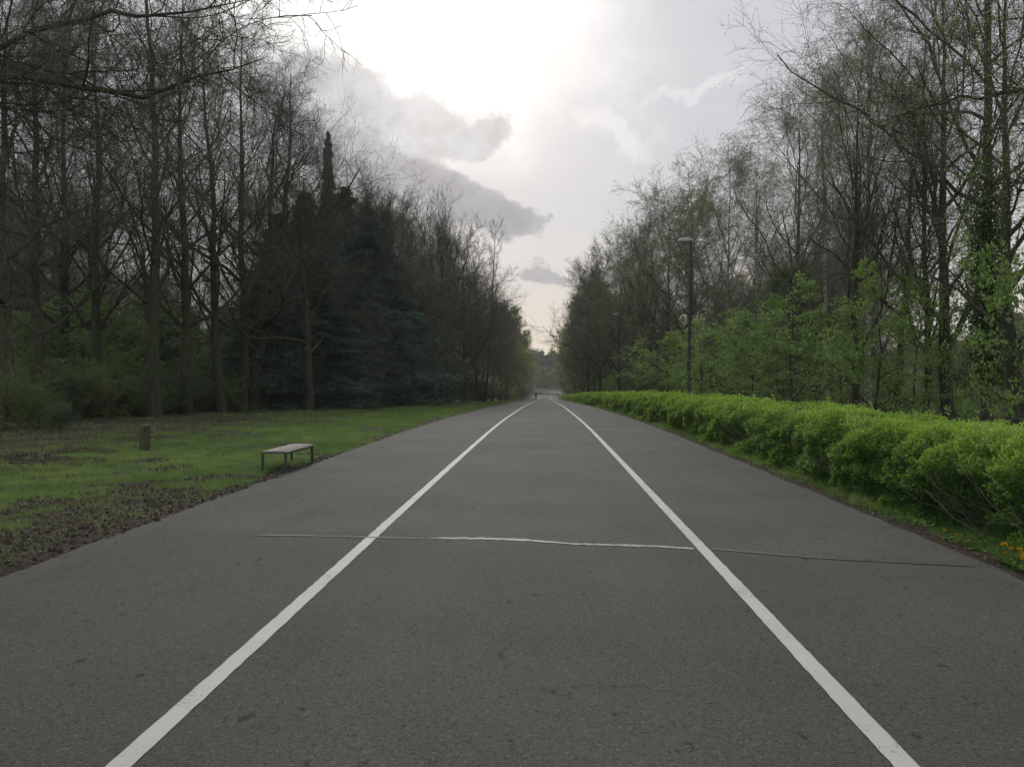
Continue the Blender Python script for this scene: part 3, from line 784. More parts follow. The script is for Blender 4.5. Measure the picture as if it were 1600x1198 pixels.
    for ri, Y in enumerate((44, 52, 60, 68, 78, 90, 104)):
        for px in np.arange(-40, 780, 74 if Y < 70 else 58):
            pxx = px + r.uniform(-22, 22)
            x = X_at(pxx, Y); lim = np.interp(Y, [0, 50, 75, 105], [-23, -24, -15, -12])
            if x > lim: continue
            k = ['tall0', 'mid1', 'tall2', 'mid0', 'mid1', 'mid2'][r.integers(6)] if Y < 56 else ['mid0', 'mid1', 'mid2', 'midleaf0', 'curtain'][r.integers(5)]
            plant(k, x, Y + r.uniform(-3, 3), (r.uniform(13, 17) if Y < 56 else r.uniform(10.5, 13.5) if pxx < 420 else r.uniform(12, 16)) if k != 'curtain' else 9, 'bare tree deep in left wood, %s line, %s' % (('second', 'third', 'fourth', 'fifth', 'sixth', 'seventh', 'last')[ri], where(pxx)), group='bare trees deep in the left wood')
    # dark understory inside the wood
    for ri, Y in enumerate((36, 44, 52, 62, 76, 92, 110)):
        for px in np.arange(-30, 800, 58):
            pxx = px + r.uniform(-20, 20); x = X_at(pxx, Y)
            lim = np.interp(Y, [0, 50, 75, 105], [-21, -21, -14, -11])
            if x > lim: continue
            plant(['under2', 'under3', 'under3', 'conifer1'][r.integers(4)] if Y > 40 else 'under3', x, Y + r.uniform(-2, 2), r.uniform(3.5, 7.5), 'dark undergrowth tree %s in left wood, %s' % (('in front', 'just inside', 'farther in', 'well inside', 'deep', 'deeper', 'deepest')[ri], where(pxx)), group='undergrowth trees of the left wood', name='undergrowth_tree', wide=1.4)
    # shrubs at the wood's edge
    S = [('shrub0', 8, 24, 2.2, 'light green shrub at the left frame edge'), ('shrub0', 135, 31, 2.5, 'rounded yellow-green shrub in front of the thick dark trunk'),
         ('shrub3', 60, 25, 1.5, 'low green shrub in front of the left trunks'), ('shrub1', 95, 23.5, 1.0, 'small dark shrub by the leaf litter on the left'),
         ('shrub0', -5, 29, 3.0, 'tall light green shrub behind the leftmost one'), ('shrub3', 185, 36, 2.2, 'dull green shrub behind the wooden post')]
    for k, px, Y, h, lab in S: plant(k, X_at(px, Y), Y, h, lab, 'shrub', 'green shrubs at the left end of the wood edge', wide=1.2)
    for i in range(28):
        Y = 29.5 + i*.68 + r.uniform(-.4, .4); x = np.interp(Y, [29, 36, 48], [-19.6, -18.6, -18.8]) + r.uniform(-.8, .5)
        kk = ['shrub1', 'shrub2', 'shrub1', 'shrub3'][r.integers(4)]
        plant(kk, x, Y, r.uniform(1.4, 2.5), {'shrub1': 'dark leafy', 'shrub2': 'reddish twiggy', 'shrub3': 'fresh green'}[kk] + ' shrub at the foot of the left front trunks, %s' % ('near the post' if i < 5 else 'between post and bench' if i < 12 else 'left of the spruces' if i < 20 else 'under the spruces'), 'shrub', 'low shrubs at the foot of the front trunks', wide=1.7)
    for i in range(84):
        Y = np.interp(i, [0, 14, 30, 56, 84], [33, 45, 66, 140, 320]) + r.uniform(-1.5, 1.5)
        x = np.interp(Y, [30, 50, 60, 75, 100, 150, 320], [-21.5, -21, -18.5, -13.5, -10.2, -8, -6.5]) - r.uniform(0, 3.0)
        k = ['shrub1', 'shrub1', 'shrub2', 'shrub1', 'shrub3'][r.integers(5)]
        lab = {'shrub1': 'dark green shrub at the left wood edge', 'shrub2': 'reddish brown twiggy shrub at the left wood edge', 'shrub3': 'fresh green shrub at the left wood edge'}[k]
        plant(k, x, Y, r.uniform(1.6, 3.0)*(1.5 if Y > 110 else 1), lab + ', ' + (('by the post' if Y < 38 else 'left of the bench' if Y < 46 else 'under the spruces' if Y < 60 else 'right of the spruces' if Y < 85 else by_lamp(Y))), 'shrub', 'shrubs along the edge of the left wood', wide=1.5)
left_wood()

# ------------------------------------------------------------------ right row
def right_row():
    G = 'trees of the row behind the hedge'
    L = [
     ('leafing0', 1585, 18, -200, 'slim dark trunk leaning left at the right frame edge', -.0),
     ('leafing1', 1482, 24, -140, 'dark forked tree left of the ivy-clad trunk', 0),
     ('tall1', 1447, 25, -20, 'thin dark trunk left of the forked tree behind the hedge', 0),
     ('oak1', 1400, 27, 120, 'crooked twin-stemmed tree right of the white birch', 0),
     ('leafing0', 1335, 26, 20, 'thick dark trunk beside the white birch behind the hedge', 0),
     ('birch0', 1355, 30, -30, 'white-barked birch with hanging twigs', 0),
     ('birch1', 1290, 37, 60, 'birch with feathery crown left of the white-barked birch', 0),
     ('leafing1', 1245, 41, 120, 'leafing tree above the dark evergreen bush', 0),
     ('birch1', 1185, 50, 205, 'grey feathery tree between the lamp post and the tall birch', 0),
     ('birch0', 1130, 54, 205, 'round-topped tree just right of the nearest lamp post', 0),
     ('midleaf0', 1082, 60, 240, 'greyish tree rising behind the nearest lamp post', 0),
     ('midleaf1', 1042, 66, 275, 'greyish tree just left of the nearest lamp post', 0),
     ('mid1', 1005, 74, 305, 'bare tree left of the nearest lamp post in the right row', 0),
     ('midleaf0', 968, 86, 345, 'olive green leafing tree in the right row', 0),
     ('mid2', 937, 98, 372, 'bare tree with branches reaching left over the road end', 0),
     ('mid0', 918, 118, 400, 'bare tree with wiry twigs near the road end on the right', 0),
    ]
    for k, px, Y, top, lab, _ in L:
        plant_px(k, px, Y, top, lab, group=G, wide=.72 if px in (1400, 1335, 1447) else 1)
    plant('ivy', X_at(1545, 20.5), 20.5, 17, 'tree with its trunk thickly wrapped in green ivy near the right frame edge', group=G, rz=.6)
    r = np.random.default_rng(18)
    for i, (px, Y, top) in enumerate(((910, 135, 455), (930, 140, 440), (903, 155, 480), (920, 160, 460), (897, 175, 500), (908, 190, 490), (893, 205, 520), (901, 225, 510), (891, 250, 528), (889, 290, 540))):
        plant_px(['far0', 'far1', 'mid2'][i % 3 if Y < 160 else i % 2], px, Y, top, 'brownish tree in the right row, ' + by_lamp(Y), group='far row right of the road')
    # second and third rows
    for i in range(36):
        Y = r.uniform(34, 125) if i < 26 else r.uniform(100, 160); x = np.interp(Y, [30, 60, 125], [15, 15, 11]) + r.uniform(0, 16)
        px = 852 + x/Y*1200
        if px > 1400: continue
        k = ['mid0', 'mid1', 'midleaf0', 'midleaf1', 'mid2'][r.integers(5)]
        plant(k, x, Y, r.uniform(13, 18.5), 'bare or budding tree behind the right row, %s' % ('near the road end' if px < 1000 else 'left of the nearest lamp post' if px < 1070 else 'right of the nearest lamp post' if px < 1150 else 'above the broad green young tree' if px < 1260 else 'left of the white birch' if px < 1340 else 'right of the white birch'), group='trees behind the right row')
    # leafy understory
    U = [('under0', 1235, 27, 5.0, 'broad bright green young tree behind the hedge in front of the dark bush', 1.15),
         ('under1', 1180, 30, 4.4, 'bright green young tree left of the broad one behind the hedge', 1.1),
         ('under0', 1100, 37, 4.6, 'bright green young tree right beside the nearest lamp post', 1.2),
         ('under1', 1045, 42, 4.4, 'green young tree left of the nearest lamp post', 1.1),
         ('under0', 1365, 23, 5.0, 'fresh leafed young tree in front of the white birch', .95),
         ('under1', 1425, 24, 5.0, 'fresh leafed young tree among the thin trunks', .7),
         ('under1', 1310, 29, 4.0, 'small green young tree left of the thick dark trunk', 1.0),
         ('under2', 1215, 38, 7.4, 'dark evergreen bush standing above the bright young trees', .75),
         ('under2', 1285, 36, 5.4, 'lower dark evergreen bush left of the thick trunk', .9),
                  ('under0', 1625, 17, 5.6, 'leafy branches of a young tree at the right frame edge', .7)]
    for k, px, Y, h, lab, w in U: plant(k, X_at(px, Y), Y, h, lab, 'young tree', 'young leafy trees behind the hedge', wide=w)
    for i in range(48):
        Y = np.interp(i, [0, 24, 47], [42, 120, 300]) + r.uniform(-2, 2); x = np.interp(Y, [40, 150, 300], [10.0, 7.8, 7]) + r.uniform(0, 3)
        plant('under2' if i % 2 else ['under0', 'under1'][r.integers(2)], x, Y, r.uniform(3.0, 4.8), ('dark' if i % 2 else 'fresh') + ' green young tree behind the hedge, ' + by_lamp(Y), 'young tree', 'young trees in the far strip behind the hedge', wide=1.3)
    for i in range(16):
        Y = r.uniform(20, 60); x = np.interp(Y, [20, 60], [13, 15]) + r.uniform(0, 14)
        plant(['shrub3', 'shrub1', 'shrub2'][r.integers(3)], x, Y, r.uniform(1.8, 3.2), ('fresh green', 'dark', 'twiggy', 'low')[i % 4] + ' shrub on the right slope, ' + by_lamp(Y), 'shrub', 'shrubs on the slope behind the right row', wide=1.3)
    # far hillside wood on the right
    for i in range(46):
        Y = r.uniform(95, 260); px = r.uniform(1180, 1640); x = X_at(px, Y)
        if x < 45: continue
        plant(['far0', 'far1', 'far2', 'far0'][r.integers(4)], x, Y, r.uniform(10, 15), 'distant tree on the right hillside, %s, seen %s' % (('low down', 'half way up', 'high up')[int(min(2, (Y - 95)//55))], 'left of the white birch' if px < 1340 else 'past the thin trunks' if px < 1480 else 'behind the ivy-clad tree' if px < 1575 else 'at the right frame edge'), group='trees on the hillside to the right')
right_row()

# ------------------------------------------------------------------ wood closing the view
def far_wood():
    r = np.random.default_rng(28)
    for i in range(52):
        Y = r.uniform(560, 680) if i > 14 else r.uniform(380, 540)
        px = r.uniform(805, 905)
        if i > 40: Y = r.uniform(548, 570); px = 812 + (i - 40)*7.0
        x = X_at(px, Y)
        if i <= 14: x = (xc(Y) + (-12 - r.uniform(0, 14) if i % 2 else 12 + r.uniform(0, 10)))
        k = ['far0', 'far1', 'far2', 'far1'][r.integers(4)]
        plant(k if i <= 40 else 'far1', float(x), float(Y), r.uniform(16, 24) if i <= 40 else r.uniform(9, 15), ('tall hazy' if i <= 40 else 'low pale green') + ' tree closing the view at the end of the road', group='trees closing the view at the road end', wide=1.3)
far_wood()

# ------------------------------------------------------------------ overhanging limbs from trees just outside the frame
def overhang():
    def limb(pts, r0, r1):
        pts = np.array(pts, float); k = 18
        d = np.concatenate([[0], np.cumsum(np.linalg.norm(np.diff(pts, axis=0), axis=1))]); s = np.linspace(0, d[-1], k)
        # smooth
        q = np.stack([np.interp(s, d, pts[:, j]) for j in range(3)], -1)
        for _ in range(2): q[1:-1] = (q[:-2] + 2*q[1:-1] + q[2:])/4
        rr_ = np.random.default_rng(int(abs(pts[0, 2]*100))); q[1:] += rr_.normal(0, .035, (k-1, 3))
        return q[None], (r1*.25 + (r0 - r1*.25)*(1 - np.linspace(0, 1, k))**.8)[None]
    def W(px, py, Y):   # a point at distance Y seen towards (px, py), relative to a trunk base
        return (X_at(px, Y), Y, 1.6 + (594 - py)/1200*Y)
    sub = [dict(n=20, t0=.10, ang=52, Lr=.30, Lf=lambda t: 1.1 - .5*t, rr=.42, k=8, wig=.2, trop=.05, rmin=.010, rng=None),
           dict(n=9, t0=.15, ang=46, Lr=.45, rr=.5, k=6, wig=.22, trop=.03, rmin=.0065),
           dict(n=6, t0=.1, ang=44, Lr=.5, rr=.6, k=5, wig=.22, trop=.02, rmin=.0045),
           dict(n=4, t0=.1, ang=44, Lr=.6, rr=.7, k=3, wig=.2, trop=.0, rmin=.0025)]
    bx, by = -11.5, 11.5
    base = np.array([bx, by, 0])
    LM = [limb([(bx, by, 3.6), W(-60, 100, 11), W(60, 108, 11), W(150, 135, 11), W(250, 138, 10.5), W(330, 105, 10.2), W(420, 90, 10)], .085, .012),
          limb([(bx, by, 4.6), W(-60, 60, 11), W(30, 45, 11), W(90, 25, 11), W(200, 5, 10.5), W(300, 20, 10), W(400, -15, 10)], .075, .01),
          limb([(bx, by, 4.2), W(-70, 90, 12), W(20, 80, 12), W(110, 100, 12), W(190, 150, 12), W(260, 160, 12)], .065, .01),
          limb([(bx, by, 2.9), W(-60, 130, 13), W(20, 155, 13), W(90, 205, 13), W(150, 230, 13), W(200, 250, 13)], .05, .008)]
    LM = [(p - base, r_) for p, r_ in LM]
    p = tree_proto('overhanging_tree', 9, .3, 201, sub, trunk=dict(k=10, wob=.03, lean=(0, 0)), limbs=LM)
    rt = empty('overhanging_tree', (bx, by, 0))
    for nm, me in p.parts: obj(nm, me, rt)
    tag(rt, 'dark bare limbs reaching in over the verge from the top left corner', 'tree')
    bx, by = 11.0, 12.5; base = np.array([bx, by, 0])
    LM = [limb([(bx, by, 4.2), W(1660, 150, 12.5), W(1600, 152, 12.5), W(1520, 165, 12.5), W(1450, 170, 12.2), W(1370, 198, 12)], .07, .01),
          limb([(bx, by, 5.0), W(1650, 30, 12), W(1590, 8, 12), W(1520, 5, 12), W(1440, 12, 12)], .06, .01),
          limb([(bx, by, 3.2), W(1660, 290, 13), W(1600, 305, 13), W(1560, 290, 13), W(1520, 300, 13)], .06, .01)]
    LM = [(p - base, r_) for p, r_ in LM]
    sub[0] = dict(sub[0], n=13); sub[3] = dict(sub[3])
    p = tree_proto('overhanging_tree', 8, .22, 202, sub, trunk=dict(k=10, wob=.03, lean=(0, 0)), limbs=LM,
                   leaf=dict(n=2, L=.035, asp=.7, mat='fresh', keep=.5, sp=.02, tilt=1.2))
    rt = empty('overhanging_tree', (bx, by, 0))
    for nm, me in p.parts: obj(nm, me, rt)
    tag(rt, 'dark limbs with small leaves reaching in from the right frame edge', 'tree')
overhang()

# ------------------------------------------------------------------ hedge
def hedge():
    rng = np.random.default_rng(301)
    X0, X1, HT = 4.24, 6.15, .98
    Vs, Fs, Tn, o = [], [], [], 0
    def prof_pt(s, y):
        """s in 0..1 round the section: front face, top, back face -> point and normal"""
        a = np.interp(s, [0, .34, .42, .72, .80, 1.0], [0, 1, 1.5, 2.5, 3, 4])
        x = np.interp(a, [0, 1, 1.5, 2.5, 3, 4], [-.02, -.04, .22, X1-X0-.22, X1-X0, X1-X0-.1]); z = np.interp(a, [0, 1, 1.5, 2.5, 3, 4], [.04, .74, 1.0, 1.0, .74, .1])
        nx = np.interp(a, [0, 1, 1.5, 2.5, 3, 4], [-1, -.9, -.35, .35, .9, 1]); nz_ = np.interp(a, [0, 1, 1.5, 2.5, 3, 4], [-.1, .4, .95, .95, .4, -.1])
        return x, z, nx, nz_
    for (y0, y1, n, L) in ((6.4, 11, 190000, .040), (11, 20, 180000, .054), (20, 36, 130000, .075), (36, 75, 110000, .12), (75, 195, 60000, .24)):
        y = rng.uniform(y0, y1, n); s = rng.random(n)
        if y0 > 30: s = s*.8
        x, z, nx, nz_ = prof_pt(s, y)
        lump = fbm(y*1.15, s*5.5, 40, 4) - .5; lump2 = fbm(y*4.2, s*17, 47, 3) - .5
        hh = HT*(1 + .10*(fbm(y*.35, y*0, 44, 3) - .5)*2)
        out_ = lump*.74 + lump2*.36
        dep = -np.abs(rng.exponential(.085, n))
        q = np.stack([X0 + x + nx*(out_ + dep), y, z*hh + nz_*(out_*.75 + dep) + prof(y)], -1)
        q += rng.normal(0, .018, q.shape)
        # sparse places on the face with bare twigs
        bare = np.exp(-((y - 17.4)/.75)**2)*(s < .30) + np.exp(-((y - 7.75)/.42)**2)*(s < .33)
        thin = (z < .18)*.15
        kp = (rng.random(n) > np.clip(bare*.92 + thin, 0, .95)) & (fbm(y*3.1, s*13, 60, 3) > .25)
        kp &= q[:, 2] > prof(y) + .05
        q = q[kp]; m_ = len(q)
        nn = np.stack([nx, rng.normal(0, .3, n), nz_], -1)[kp]
        nn = nrm(nn*.9 + UP*.5 + rng.normal(0, .55, (m_, 3)))
        d = nrm(rng.normal(0, .8, (m_, 3)) + UP*.5 + np.stack([nx, 0*nx, nz_], -1)[kp]*.5)
        l = L*rng.uniform(.6, 1.3, m_)
        V, F = leafq(q, d, nn, l, l*.58)
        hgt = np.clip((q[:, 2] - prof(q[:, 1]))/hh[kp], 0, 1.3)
        tn = sm(hgt, .62, 1.10)*.72 + out_[kp]*.9 + rng.normal(0, .15, m_) + .05 + (fbm(q[:, 1]*.8, q[:, 0], 70, 3) - .5)*.35  # paler towards the top: new growth, plus brighter light there put into the tint
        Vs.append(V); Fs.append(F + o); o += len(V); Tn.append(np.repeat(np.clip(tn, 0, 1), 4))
    # upright new shoots above the top
    n = 5200
    y = 6.6 + 60*rng.random(n)**1.9; x = X0 + rng.uniform(.0, X1-X0, n)
    cl = fbm(y*1.4, x*1.4, 80, 3); kp = cl > .47
    y, x, cl = y[kp], x[kp], cl[kp]; n = len(y)
    hs = rng.uniform(.08, .24, n)*(1 + (rng.random(n) < .06)*.9)
    b = np.stack([x, y, prof(y) + HT - .06], -1)
    dr = nrm(np.stack([rng.normal(0, .22, n), rng.normal(0, .22, n), np.ones(n)], -1))
    k = 4; P = b[:, None, :] + dr[:, None, :]*(np.linspace(0, 1, k)[None, :, None]*hs[:, None, None]) + np.cumsum(rng.normal(0, .006, (n, k, 3)), 1)
    stemV, stemF = tubes(P, np.broadcast_to(np.linspace(.003, .0015, k), (n, k)), 3)
    per = 11; sel = np.repeat(np.arange(n), per); f = rng.random(len(sel))*(k-1.01); i0 = f.astype(int); fr = (f-i0)[:, None]
    pos = P[sel, i0]*(1-fr) + P[sel, i0+1]*fr
    a = rng.random(len(sel))*6.283
    d = nrm(np.stack([np.cos(a), np.sin(a), rng.uniform(.2, 1.2, len(sel))], -1))
    l = rng.uniform(.025, .05, len(sel))*(1 + (y[sel] > 15)*.6 + (y[sel] > 30)*1)
    V, F = leafq(pos, d, nrm(rng.normal(0, .6, (len(sel), 3)) + UP), l, l*.55)
    Vs.append(V); Fs.append(F + o); o += len(V); Tn.append(np.repeat(np.clip(rng.normal(.88, .15, len(sel)), 0, 1), 4))
    root = empty('hedge', (5.4, 12, 0)); root.location = (0, 0, 0)
    tag(root, 'long clipped bright green hedge running beside the right edge of the road', 'hedge')
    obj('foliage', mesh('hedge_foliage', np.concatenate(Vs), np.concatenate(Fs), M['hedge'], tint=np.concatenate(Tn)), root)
    # woody stems inside
    n = 1500; y = 6.5 + 50*rng.random(n)**1.5; x = rng.uniform(X0 + .12, X1 - .2, n)
    P = np.empty((n, 6, 3)); P[:, 0] = np.stack([x, y, prof(y) - .03], -1)
    d = nrm(np.stack([rng.normal(0, .45, n) - .25*(x < X0 + .6), rng.normal(0, .35, n), np.ones(n)], -1))
    for j in range(1, 6):
        d = nrm(d + rng.normal(0, .16, (n, 3))); P[:, j] = P[:, j-1] + d*.19
    R = np.broadcast_to(np.linspace(.008, .003, 6), (n, 6))
    T1 = tubes(P, R, 4); B2, R2 = grow(P, R, 6, rng, t0=.15, ang=40, Lr=.4, k=4, wig=.15, trop=.05, rmin=.0018)
    V, F = merge([T1, tubes(B2, R2, 3), (stemV, stemF)])
    obj('stems', mesh('hedge_stems', V, F, M['twig_grey']), root)
hedge()

# ------------------------------------------------------------------ grass, litter, weeds
def ground_cover():
    rng = np.random.default_rng(401)
    Vs, Fs, Ts, o = [], [], [], 0
    for (xa, xb, ya, yb, n, h, w) in ((-11, -4.5, 6, 12, 95000, .055, .006), (-15, -4.5, 12, 20, 120000, .06, .009), (-20, -4.5, 20, 34, 90000, .075, .016),
                                      (-20, -4.5, 34, 62, 70000, .09, .035), (-11, -4.5, 62, 130, 25000, .1, .07),
                                      (3.9, 4.7, 6, 12, 20000, .075, .008), (3.9, 4.9, 12, 24, 22000, .08, .012), (3.9, 5, 24, 60, 16000, .09, .03)):
        x = rng.uniform(xa, xb, n); y = rng.uniform(ya, yb, n)
        dm = dirt(x, y); cl = fbm(x*1.8, y*1.8, 90, 3); ed = np.maximum(RL - x, x - RR)
        kp = (rng.random(n) > dm*.82) & (rng.random(n) < .2 + cl*1.3) & (x/y > -.80) & (ed > .0 + .22*vn(x*3, y*3, 91)**2)
        x, y, cl = x[kp], y[kp], cl[kp]; m_ = len(x)
        z = H(x, y) - .004
        hh = h*rng.uniform(.4, 1.5, m_)*(.25 + cl**1.5*2.0); a = rng.random(m_)*6.283
        sx, sy = np.cos(a)*w/2, np.sin(a)*w/2
        b = rng.normal(0, .55, (m_, 2))*hh[:, None]
        V = np.stack([np.stack([x - sx, y - sy, z], -1), np.stack([x + sx, y + sy, z], -1), np.stack([x + b[:, 0], y + b[:, 1], z + hh], -1)], 1).reshape(-1, 3)
        F = np.arange(m_*3).reshape(-1, 3) + o; o += m_*3
        t_ = np.clip((fbm(x*.6, y*.6, 95, 3) - .5)*1.8 + (fbm(x*3, y*3, 96, 2) - .5)*1.0 + .45 + rng.normal(0, .25, m_), 0, 1)
        Vs.append(V); Fs.append(F); Ts.append(np.repeat(t_, 3))
    tag(obj('grass', mesh('grass', np.concatenate(Vs), np.concatenate(Fs), M['grass'], tint=np.concatenate(Ts))), 'short patchy green grass on both road verges', 'grass', kind='stuff')
    # dead leaves
    Vs, Fs, Ts, o = [], [], [], 0
    for (xa, xb, ya, yb, n, L) in ((-11, -4.35, 5.5, 13, 19000, .034), (-22, -4.4, 13, 34, 34000, .065), (-26, -5, 34, 60, 16000, .10), (3.8, 5.2, 6, 22, 2600, .04), (-4.5, 3.9, 5, 30, 130, .035), (-4.5, -3.9, 5.5, 30, 420, .03), (3.45, 3.95, 5.5, 30, 300, .03)):
        x = rng.uniform(xa, xb, n); y = rng.uniform(ya, yb, n)
        kp = (rng.random(n) < dirt(x, y)*.9 + .10 + (n < 450)*rng.random()*.6) & (x/y > -.85) & ((np.maximum(RL - x, x - RR) > -.10*rng.random(n)) | (n < 450))
        x, y = x[kp], y[kp]; m_ = len(x)
        a = rng.random(m_)*6.283
        d = nrm(np.stack([np.cos(a), np.sin(a), rng.normal(.15, .25, m_)], -1))
        q = np.stack([x, y, np.maximum(H(x, y), prof(y)) + .006 + .015*rng.random(m_)], -1)
        l = L*rng.uniform(.5, 1.3, m_)
        V, F = leafq(q, d, nrm(rng.normal(0, .4, (m_, 3)) + UP), l, l*.6)
        Vs.append(V); Fs.append(F + o); o += len(V); Ts.append(np.repeat(np.clip(rng.beta(1.1, 2.4, m_), 0, 1), 4))
    tag(obj('leaf_litter', mesh('leaf_litter', np.concatenate(Vs), np.concatenate(Fs), M['litter'], tint=np.concatenate(Ts))), 'brown and grey dead leaves scattered over the bare patches', 'leaf litter', kind='stuff')
    # crumbs of soil
    n = 9000; x = rng.uniform(-11, -4.3, n); y = rng.uniform(5.8, 17, n)
    kp = (rng.random(n) < dirt(x, y)) & (x/y > -.8) & (x < RL + .08*rng.random(n)); x, y = x[kp], y[kp]; n = len(x)
    s = rng.uniform(.008, .035, n)[:, None, None]
    oc = np.array([[1, 0, 0], [-1, 0, 0], [0, 1, 0], [0, -1, 0], [0, 0, .8], [0, 0, -.8]])[None]
    V = (np.stack([x, y, np.maximum(H(x, y), prof(y)) + .006], -1)[:, None] + oc*s*rng.uniform(.6, 1.3, (n, 6, 1))).reshape(-1, 3)
    tf = np.array([[0, 2, 4], [2, 1, 4], [1, 3, 4], [3, 0, 4], [2, 0, 5], [1, 2, 5], [3, 1, 5], [0, 3, 5]])
    F = (tf[None] + (np.arange(n)*6)[:, None, None]).reshape(-1, 3)
    tag(obj('soil_crumbs', mesh('soil_crumbs', V, F, M['soilbit'], tint=np.repeat(rng.random(n), 6))), 'dark crumbs of soil along the broken grass edge', 'soil', kind='stuff')
    # broad-leaved weeds at the hedge foot
    n = 9000; y = 6.2 + 22*rng.random(n)**1.6; x = rng.uniform(3.98, 4.85, n)
    kp = fbm(x*3, y*2.0, 99, 3) > .5; x, y = x[kp], y[kp]; n = len(x); a = rng.random(n)*6.283
    d = nrm(np.stack([np.cos(a), np.sin(a), rng.uniform(.1, 1.1, n)], -1)); l = rng.uniform(.025, .06, n)
    V, F = leafq(np.stack([x, y, H(x, y) + rng.uniform(0, .06, n)], -1), d, nrm(rng.normal(0, .5, (n, 3)) + UP), l, l*.5)
    tag(obj('weeds', mesh('weeds', V, F, M['fresh'], tint=np.repeat(rng.random(n)*.7, 4))), 'low broad-leaved weeds at the foot of the hedge', 'weeds', kind='stuff')
ground_cover()

# ------------------------------------------------------------------ dandelions
def dandelions():
    rng = np.random.default_rng(501)
    root = empty('dandelion')
    n = 46; a = rng.random(n)*6.283; e = rng.uniform(.05, 1.2, n)
    d = nrm(np.stack([np.cos(a)*np.cos(e), np.sin(a)*np.cos(e), np.sin(e)], -1)); P = np.tile([0, 0, .10], (n, 1))
    V, F = leafq(P, d, nrm(rng.normal(0, .3, (n, 3)) + UP), np.full(n, .021), np.full(n, .009))
    obj('flower_head', mesh('flower_head', V, F, M['yellow'], tint=np.repeat(rng.random(n), 4)), root)
    Ps = np.array([[[0, 0, 0], [.004, .002, .05], [0, 0, .10]]]); V, F = tubes(Ps, np.array([[.0025, .002, .003]]), 5)
    obj('stem', mesh('stem', V, F, M['fresh'], tint=np.full(len(V), .6)), root)
    n = 9; a = np.arange(n)*.7; d = nrm(np.stack([np.cos(a), np.sin(a), np.full(n, .35)], -1))
    V, F = leafq(np.zeros((n, 3)), d, np.tile(UP, (n, 1)), np.full(n, .10), np.full(n, .025))
    obj('leaf', mesh('leaf_rosette', V, F, M['fresh'], tint=np.full(len(V), .2)), root)
    pts = [(1550, 856), (1546, 868), (1533, 868), (1556, 862), (1562, 872), (1572, 862), (1590, 880), (1584, 886), (1567, 884), (1594, 894), (1578, 874), (1597, 868), (1437, 829), (1420, 823), (1342, 796), (1305, 778), (1453, 838), (1511, 858), (1541, 876), (1552, 880), (1575, 892), (1586, 870), (1598, 884), (1560, 893), (1568, 866)]
    for i, (px, py) in enumerate(pts):
        Y = (1.6-.1)*1200/(py - 594); x = max(X_at(px, Y), RR + .12)
        r = root if i == 0 else copy_tree(root)
        r.location = (x, Y, float(H(x, Y))); s = rng.uniform(1.0, 1.6) if i < 12 or i > 17 else .8
        r.scale = (s*1.15, s*1.15, s); r.rotation_euler = (rng.normal(0, .15), rng.normal(0, .15), rng.random()*6)
        tag(r, 'yellow dandelion in the clump by the hedge foot at the right frame edge' if i < 12 or i > 17 else 'single yellow dandelion further up the strip between hedge and road', 'flower', 'dandelions between hedge and road')
dandelions()

# ------------------------------------------------------------------ bench, post, lamps, person, barrier
def bench():
    L, Wd, Ht = 1.55, .46, .365
    root = empty('bench', (-4.67, 13.8, float(H(-4.76, 13.8)) - .01), math.radians(90))
    tag(root, 'low backless bench with weathered slats on four thin green legs beside the road', 'bench')
    # slats run along the length and sag a little towards both long edges
    bl = []
    for i in range(5):
        y = (i - 2)*.090; bl.append((0, y, Ht - .013 - (y/.235)**2*.014, L - .03, .070, .024))
    me = mesh('seat', *boxes(bl), M['wood_grey']); bevel(me, .004); obj('seat', me, root)
    fr = [(-L/2 + .012, 0, Ht - .035, .024, Wd, .02), (L/2 - .012, 0, Ht - .035, .024, Wd, .02), (0, 0, Ht - .04, .03, Wd - .04, .018),
          (0, Wd/2 - .008, Ht - .042, L - .06, .014, .03), (0, -Wd/2 + .008, Ht - .042, L - .06, .014, .03)]
    me = mesh('frame', *boxes(fr), M['steel_green']); bevel(me, .002, 1); obj('frame', me, root)
    for sx in (-1, 1):
        for sy in (-1, 1):
            me = mesh('leg', *boxes([(0, 0, (Ht - .045)/2, .012, .05, Ht - .045 + .03)]), M['steel_green']); bevel(me, .002, 1)
            obj('leg', me, root, (sx*(L/2 - .02), sy*(Wd/2 - .03), 0))
bench()
def post():
    x, y = X_at(226, 17.4), 17.4
    V, F = boxes([(0, 0, .28, .19, .16, .62)])
    me = mesh('post', V, F, M['post_wood']); bevel(me, .018, 3)
    o = obj('wooden_post', me, None, (x, y, float(H(x, y)))); o.rotation_euler = (.02, .035, math.radians(-28))
    tag(o, 'short square weathered wooden post standing in the grass', 'post')
post()

